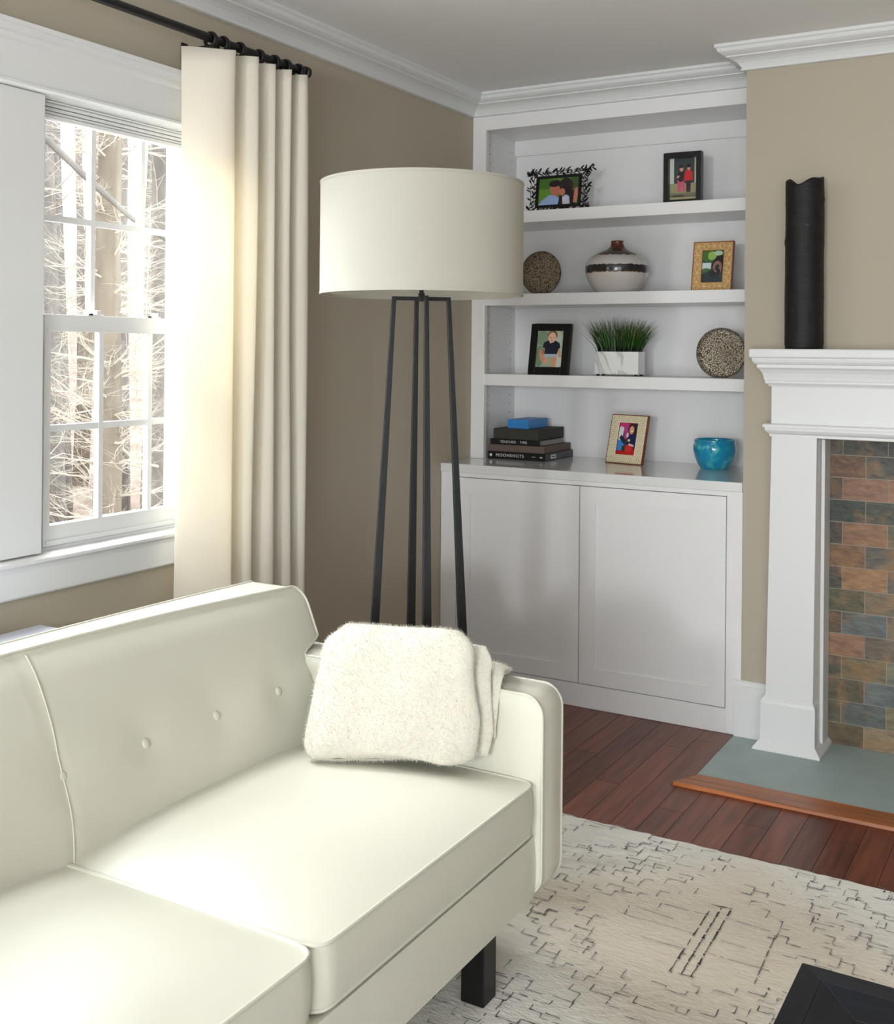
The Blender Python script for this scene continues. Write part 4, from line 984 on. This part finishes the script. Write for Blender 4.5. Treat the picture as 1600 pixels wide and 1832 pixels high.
for k in range(620):
    x = r6.uniform(-.088, .088); y = r6.uniform(-.030, .030); f = x/.088
    h_ = r6.uniform(.11, .182) * (1 - .12*abs(f)); lx = f*.075*r6.uniform(.5, 1.15) + r6.gauss(0, .012); ly = y/.03*.02 + r6.gauss(0, .008)
    w_ = r6.uniform(.0013, .0024); a = r6.uniform(0, PI); pts = []
    g = r6.uniform(.55, 1.3); br = r6.random() < .12
    for q in range(5):
        t = q/4; p_ = Vector((x + lx*t**1.5, y + ly*t**1.5, .09 + h_*t - .01*t*t)); ww = w_*(1-t**2*.95)
        pts.append((bm.verts.new(p_ + Vector((math.cos(a), math.sin(a), 0))*ww), bm.verts.new(p_ - Vector((math.cos(a), math.sin(a), 0))*ww)))
    for q in range(4):
        f_ = bm.faces.new((pts[q][0], pts[q][1], pts[q+1][1], pts[q+1][0])); c = (44*g, 84*g, 26*g) if not br or q < 2 else (128, 116, 60)
        if q == 0: c = (20, 40, 16)
        paint(f_, lay, c)
o = obj('grass_blades', bm, MT['green'], PL, recalc=False); o['kind'] = 'stuff'

# ------------------------------------------------------------------ turquoise glass bowl
def bowl_mat():
    m = mat('turquoise_blown_glass', (20, 160, 186), .08, spec=.6, coat=.6, trans=.2); nt = m.node_tree; N = nt.nodes; L = nt.links
    tc = N.new('ShaderNodeTexCoord'); no = N.new('ShaderNodeTexNoise'); no.inputs['Scale'].default_value = 16; no.inputs['Detail'].default_value = 3; no.inputs['Distortion'].default_value = 2; L.new(tc.outputs['Object'], no.inputs['Vector'])
    cr = N.new('ShaderNodeValToRGB'); E_ = cr.color_ramp.elements; E_[0].position = .35; E_[0].color = (*lin((0, 140, 196)), 1); E_[1].position = .75; E_[1].color = (*lin((130, 222, 224)), 1); e = E_.new(.55); e.color = (*lin((10, 166, 192)), 1)
    L.new(no.outputs[0], cr.inputs[0]); L.new(cr.outputs[0], N['Principled BSDF'].inputs['Base Color'])
    n2 = N.new('ShaderNodeTexNoise'); n2.inputs['Scale'].default_value = 30; L.new(tc.outputs['Object'], n2.inputs['Vector']); bp = N.new('ShaderNodeBump'); bp.inputs['Strength'].default_value = .5; bp.inputs['Distance'].default_value = .004
    L.new(n2.outputs[0], bp.inputs['Height']); L.new(bp.outputs[0], N['Principled BSDF'].inputs['Normal'])
    return m
bm = bmesh.new()
prof = [(.0008, 0), (.050, 0), (.057, .003), (.070, .022), (.080, .048), (.0860, .072), (.0862, .090), (.083, .102), (.0805, .107), (.083, .114), (.0815, .120), (.078, .120), (.0755, .112), (.077, .098), (.076, .080), (.070, .050), (.052, .020), (.0008, .014)]
lathe(bm, [(max(.0008, a), b) for a, b in smooth_prof(prof, 3)], 64)
for v in bm.verts: v.co += Vector((1, .6, .3))*0 + Vector((noise.noise(v.co*18), noise.noise(v.co*18+Vector((9, 0, 0))), 0))*.0022*min(1, v.co.z/.02)
o = tag(obj('glass_bowl', bm, bowl_mat(), smooth=True), 'turquoise blown glass bowl on the countertop', 'bowl'); o.location = (1.047, 4.487, .9275)

# ------------------------------------------------------------------ books
def book(name, label, x0, x1, y0, y1, z0, z1, mc, page_sides=True, group='books stacked on the countertop', rot=0):
    t = thing(name, label, 'book', ((x0+x1)/2, (y0+y1)/2, z0), (0, 0, rot), group); hx, hy, h_ = (x1-x0)/2, (y1-y0)/2, z1-z0
    bm = bmesh.new(); c = .0025
    box(bm, -hx, hx, -hy, hy, 0, c); box(bm, -hx, hx, -hy, hy, h_-c, h_); box(bm, -hx, hx, -hy, -hy+c, c, h_-c)
    if not page_sides: box(bm, hx-c, hx, -hy+c, hy, c, h_-c)
    obj('cover', bm, mc, t, bevel=.0008)
    bm = boxes((-hx+.004, hx-(.004 if page_sides else .003), -hy+c, hy-.005, c, h_-c)); obj('page_block', bm, MT['pages'], t)
    return t, hx, hy, h_
def text(s, size, m, parent, loc, rot=(PI/2, 0, 0), name='lettering', ex=.0002, sx=1):
    cu = bpy.data.curves.new('t', 'FONT'); cu.body = s; cu.size = size; cu.extrude = ex; cu.align_y = 'CENTER'; cu.space_character = 1.15
    o = bpy.data.objects.new('t', cu); C.objects.link(o); bpy.context.view_layer.update()
    me = bpy.data.meshes.new_from_object(o.evaluated_get(bpy.context.evaluated_depsgraph_get())); C.objects.unlink(o); bpy.data.objects.remove(o)
    n_ = bpy.data.objects.new(name, me); C.objects.link(n_); me.materials.clear(); me.materials.append(m); n_.parent = parent; n_.location = loc; n_.rotation_euler = rot; n_.scale = (sx, 1, 1)
    return n_
t, hx, hy, h_ = book('book', 'black book at the bottom of the stack with large white spine title', .070, .352, 4.350, 4.638, .9275, .9590, MT['bookblack'], False)
text('MOONSHOTS', .0185, MT['white'], t, (.110-.211, -hy-.0006, .0158), sx=1.08)
bm = bmesh.new(); bm.faces.new([bm.verts.new((.086-.211 + .006*math.cos(a*PI/8), -hy-.0006, .0158 + .006*math.sin(a*PI/8))) for a in range(16)]); obj('spine_emblem', bm, MT['white'], t)
for b in ((.285-.211, .303-.211, -hy-.0006, -hy+.0002, .0150, .0163), (.325-.211, .335-.211, -hy-.0006, -hy+.0002, .0125, .0175)): obj('spine_mark', boxes(b), MT['white'], t)
bm = boxes((hx-.0002, hx+.0006, -hy+.052, -hy+.105, .008, .024)); obj('side_label', bm, MT['white'], t)
bm = boxes((hx+.0003, hx+.0009, -hy+.060, -hy+.098, .013, .019)); obj('label_bars', bm, MT['bookblack'], t)
book('book', 'brown cloth book second from the bottom of the stack', .072, .342, 4.356, 4.636, .9592, .9902, MT['brown'], False)
t, hx, hy, h_ = book('book', 'thin black book with white spine words and pale page edges', .080, .324, 4.352, 4.600, .9904, 1.0150, MT['bookblack'], True)
text('TOUCHED', .0150, MT['white'], t, (.130-.202, -hy-.0006, .0125), sx=.98)
text('TIME', .0150, MT['white'], t, (.226-.202, -hy-.0006, .0125), sx=.98)
book('book', 'thick dark olive book under the blue box', .096, .314, 4.354, 4.622, 1.0152, 1.0610, MT['olive'], False)
bm = bmesh.new(); box(bm, -.050, .050, -.10, .10, 0, .040); o = tag(obj('blue_box', bm, MT['blue'], bevel=.001), 'small bright blue box on top of the book stack', 'box'); o.location = (.205, 4.475, 1.0612)

# ------------------------------------------------------------------ woodland outside the window
bm = bmesh.new(); GR = []
def gz(x, y):
    d = math.hypot(x+.6, y-2)
    return -.9 + (0 if d < 5 else (d-5)*.115) + .12*noise.noise(Vector((x*.4, y*.4, 3)))
for i in range(61):
    GR.append([bm.verts.new((-.6 - 59.4*(i/60)**1.5, -15 + 75*j/60, gz(-.6 - 59.4*(i/60)**1.5, -15 + 75*j/60))) for j in range(61)])
for i in range(60):
    for j in range(60): bm.faces.new((GR[i][j], GR[i+1][j], GR[i+1][j+1], GR[i][j+1]))
struct('ground_outside', bm, MT['dirt'], 'leaf covered woodland ground outside', 'ground')
r7 = random.Random(21)
def branch(bm, p, d, l, r, depth, mi=0):
    pts = [p.copy()]; q = p.copy(); dd = d.copy(); n_ = 6; rad = [r]
    for k in range(n_):
        dd = (dd + Vector((r7.gauss(0, .13), r7.gauss(0, .13), r7.gauss(.03, .10)))).normalized(); q = q + dd*l/n_; pts.append(q.copy()); rad.append(r*(1-.8*(k+1)/n_))
        if depth > 0 and k > 0:
            for _ in range(r7.choice((1, 1, 2))):
                nd = (dd + Vector((r7.gauss(0, .7), r7.gauss(0, .7), r7.gauss(0, .6)))).normalized(); branch(bm, q, nd, l*r7.uniform(.4, .7), rad[-1]*.6, depth-1)
    tube(bm, pts, rad, 5 if r > .01 else 3, caps=False)
def tree(label, x, y, r, h, m, mb, nb, lean=0, depth=1, grp=None, blen=1.3, tk=1):
    T = thing('woodland_tree', label, 'tree', (x, y, gz(x, y)-.05), group=grp)
    bm = bmesh.new(); pts = []; rad = []
    for k in range(9): t = k/8; pts.append((lean*h*t + r7.gauss(0, .02*r*10*t), r7.gauss(0, .02*r*10*t), h*t)); rad.append(r*(1.15 - .5*t))
    tube(bm, pts, rad, 12); obj('trunk', bm, m, T, smooth=True)
    bm = bmesh.new()
    for k in range(nb):
        t = r7.uniform(.12, .98); q = Vector(pts[0]).lerp(Vector(pts[-1]), t); a = r7.uniform(0, 2*PI); d = Vector((math.cos(a), math.sin(a), r7.uniform(-.1, .6))).normalized()
        branch(bm, q, d, blen*r7.uniform(.5, 1.2), (r*.09 + .0025)*tk, depth)
    obj('branches', bm, mb, T, recalc=False)
    return T
tree('vine covered brown tree nearest the middle of the window', -4.15, 6.08, .105, 6.5, MT['bark2'], MT['twig'], 170, depth=2, blen=.55, tk=1.0)
tree('thick grey trunk seen through the right hand panes', -4.45, 7.02, .125, 7, MT['bark'], MT['twig'], 30, lean=-.01, depth=2, blen=1.1)
T = tree('grey tree off to the left sending a long branch across the upper panes', -4.4, 4.2, .14, 7, MT['bark'], MT['twig'], 16, depth=2)
bm = bmesh.new(); tube(bm, [(-4.35, 4.2, 3.9), (-4.0, 4.65, 3.2), (-3.67, 5.06, 2.80), (-3.5, 5.3, 2.53), (-3.33, 5.52, 2.29), (-3.2, 5.7, 2.16), (-3.05, 5.9, 2.1)], [.05, .038, .024, .022, .018, .012, .006], 8)
o = obj('long_branch', bm, MT['bark'], T, smooth=True); o.location = (4.4, -4.2, -T.location.z)
lab = ['slender brown tree far back in the woods', 'slender grey tree far back in the woods']
for k in range(66):
    D = r7.uniform(12, 36) if k > 12 else r7.uniform(9.5, 15); a = r7.uniform(math.radians(38), math.radians(63)); # bearing from the camera, measured from +y to -x
    x, y = 2.374 - D*math.sin(a), D*math.cos(a)
    tree(lab[k % 2], x, y, r7.uniform(.03, .085) * (.7 + D/40), r7.uniform(6, 10), MT['bark2'] if k % 2 == 0 else MT['bark'], MT['twig'], 16 if D < 20 else 11, lean=r7.uniform(-.06, .06), depth=1 if D > 13 else 2,
         grp='slender brown trees in the woods' if k % 2 == 0 else 'slender grey trees in the woods', blen=1.8)
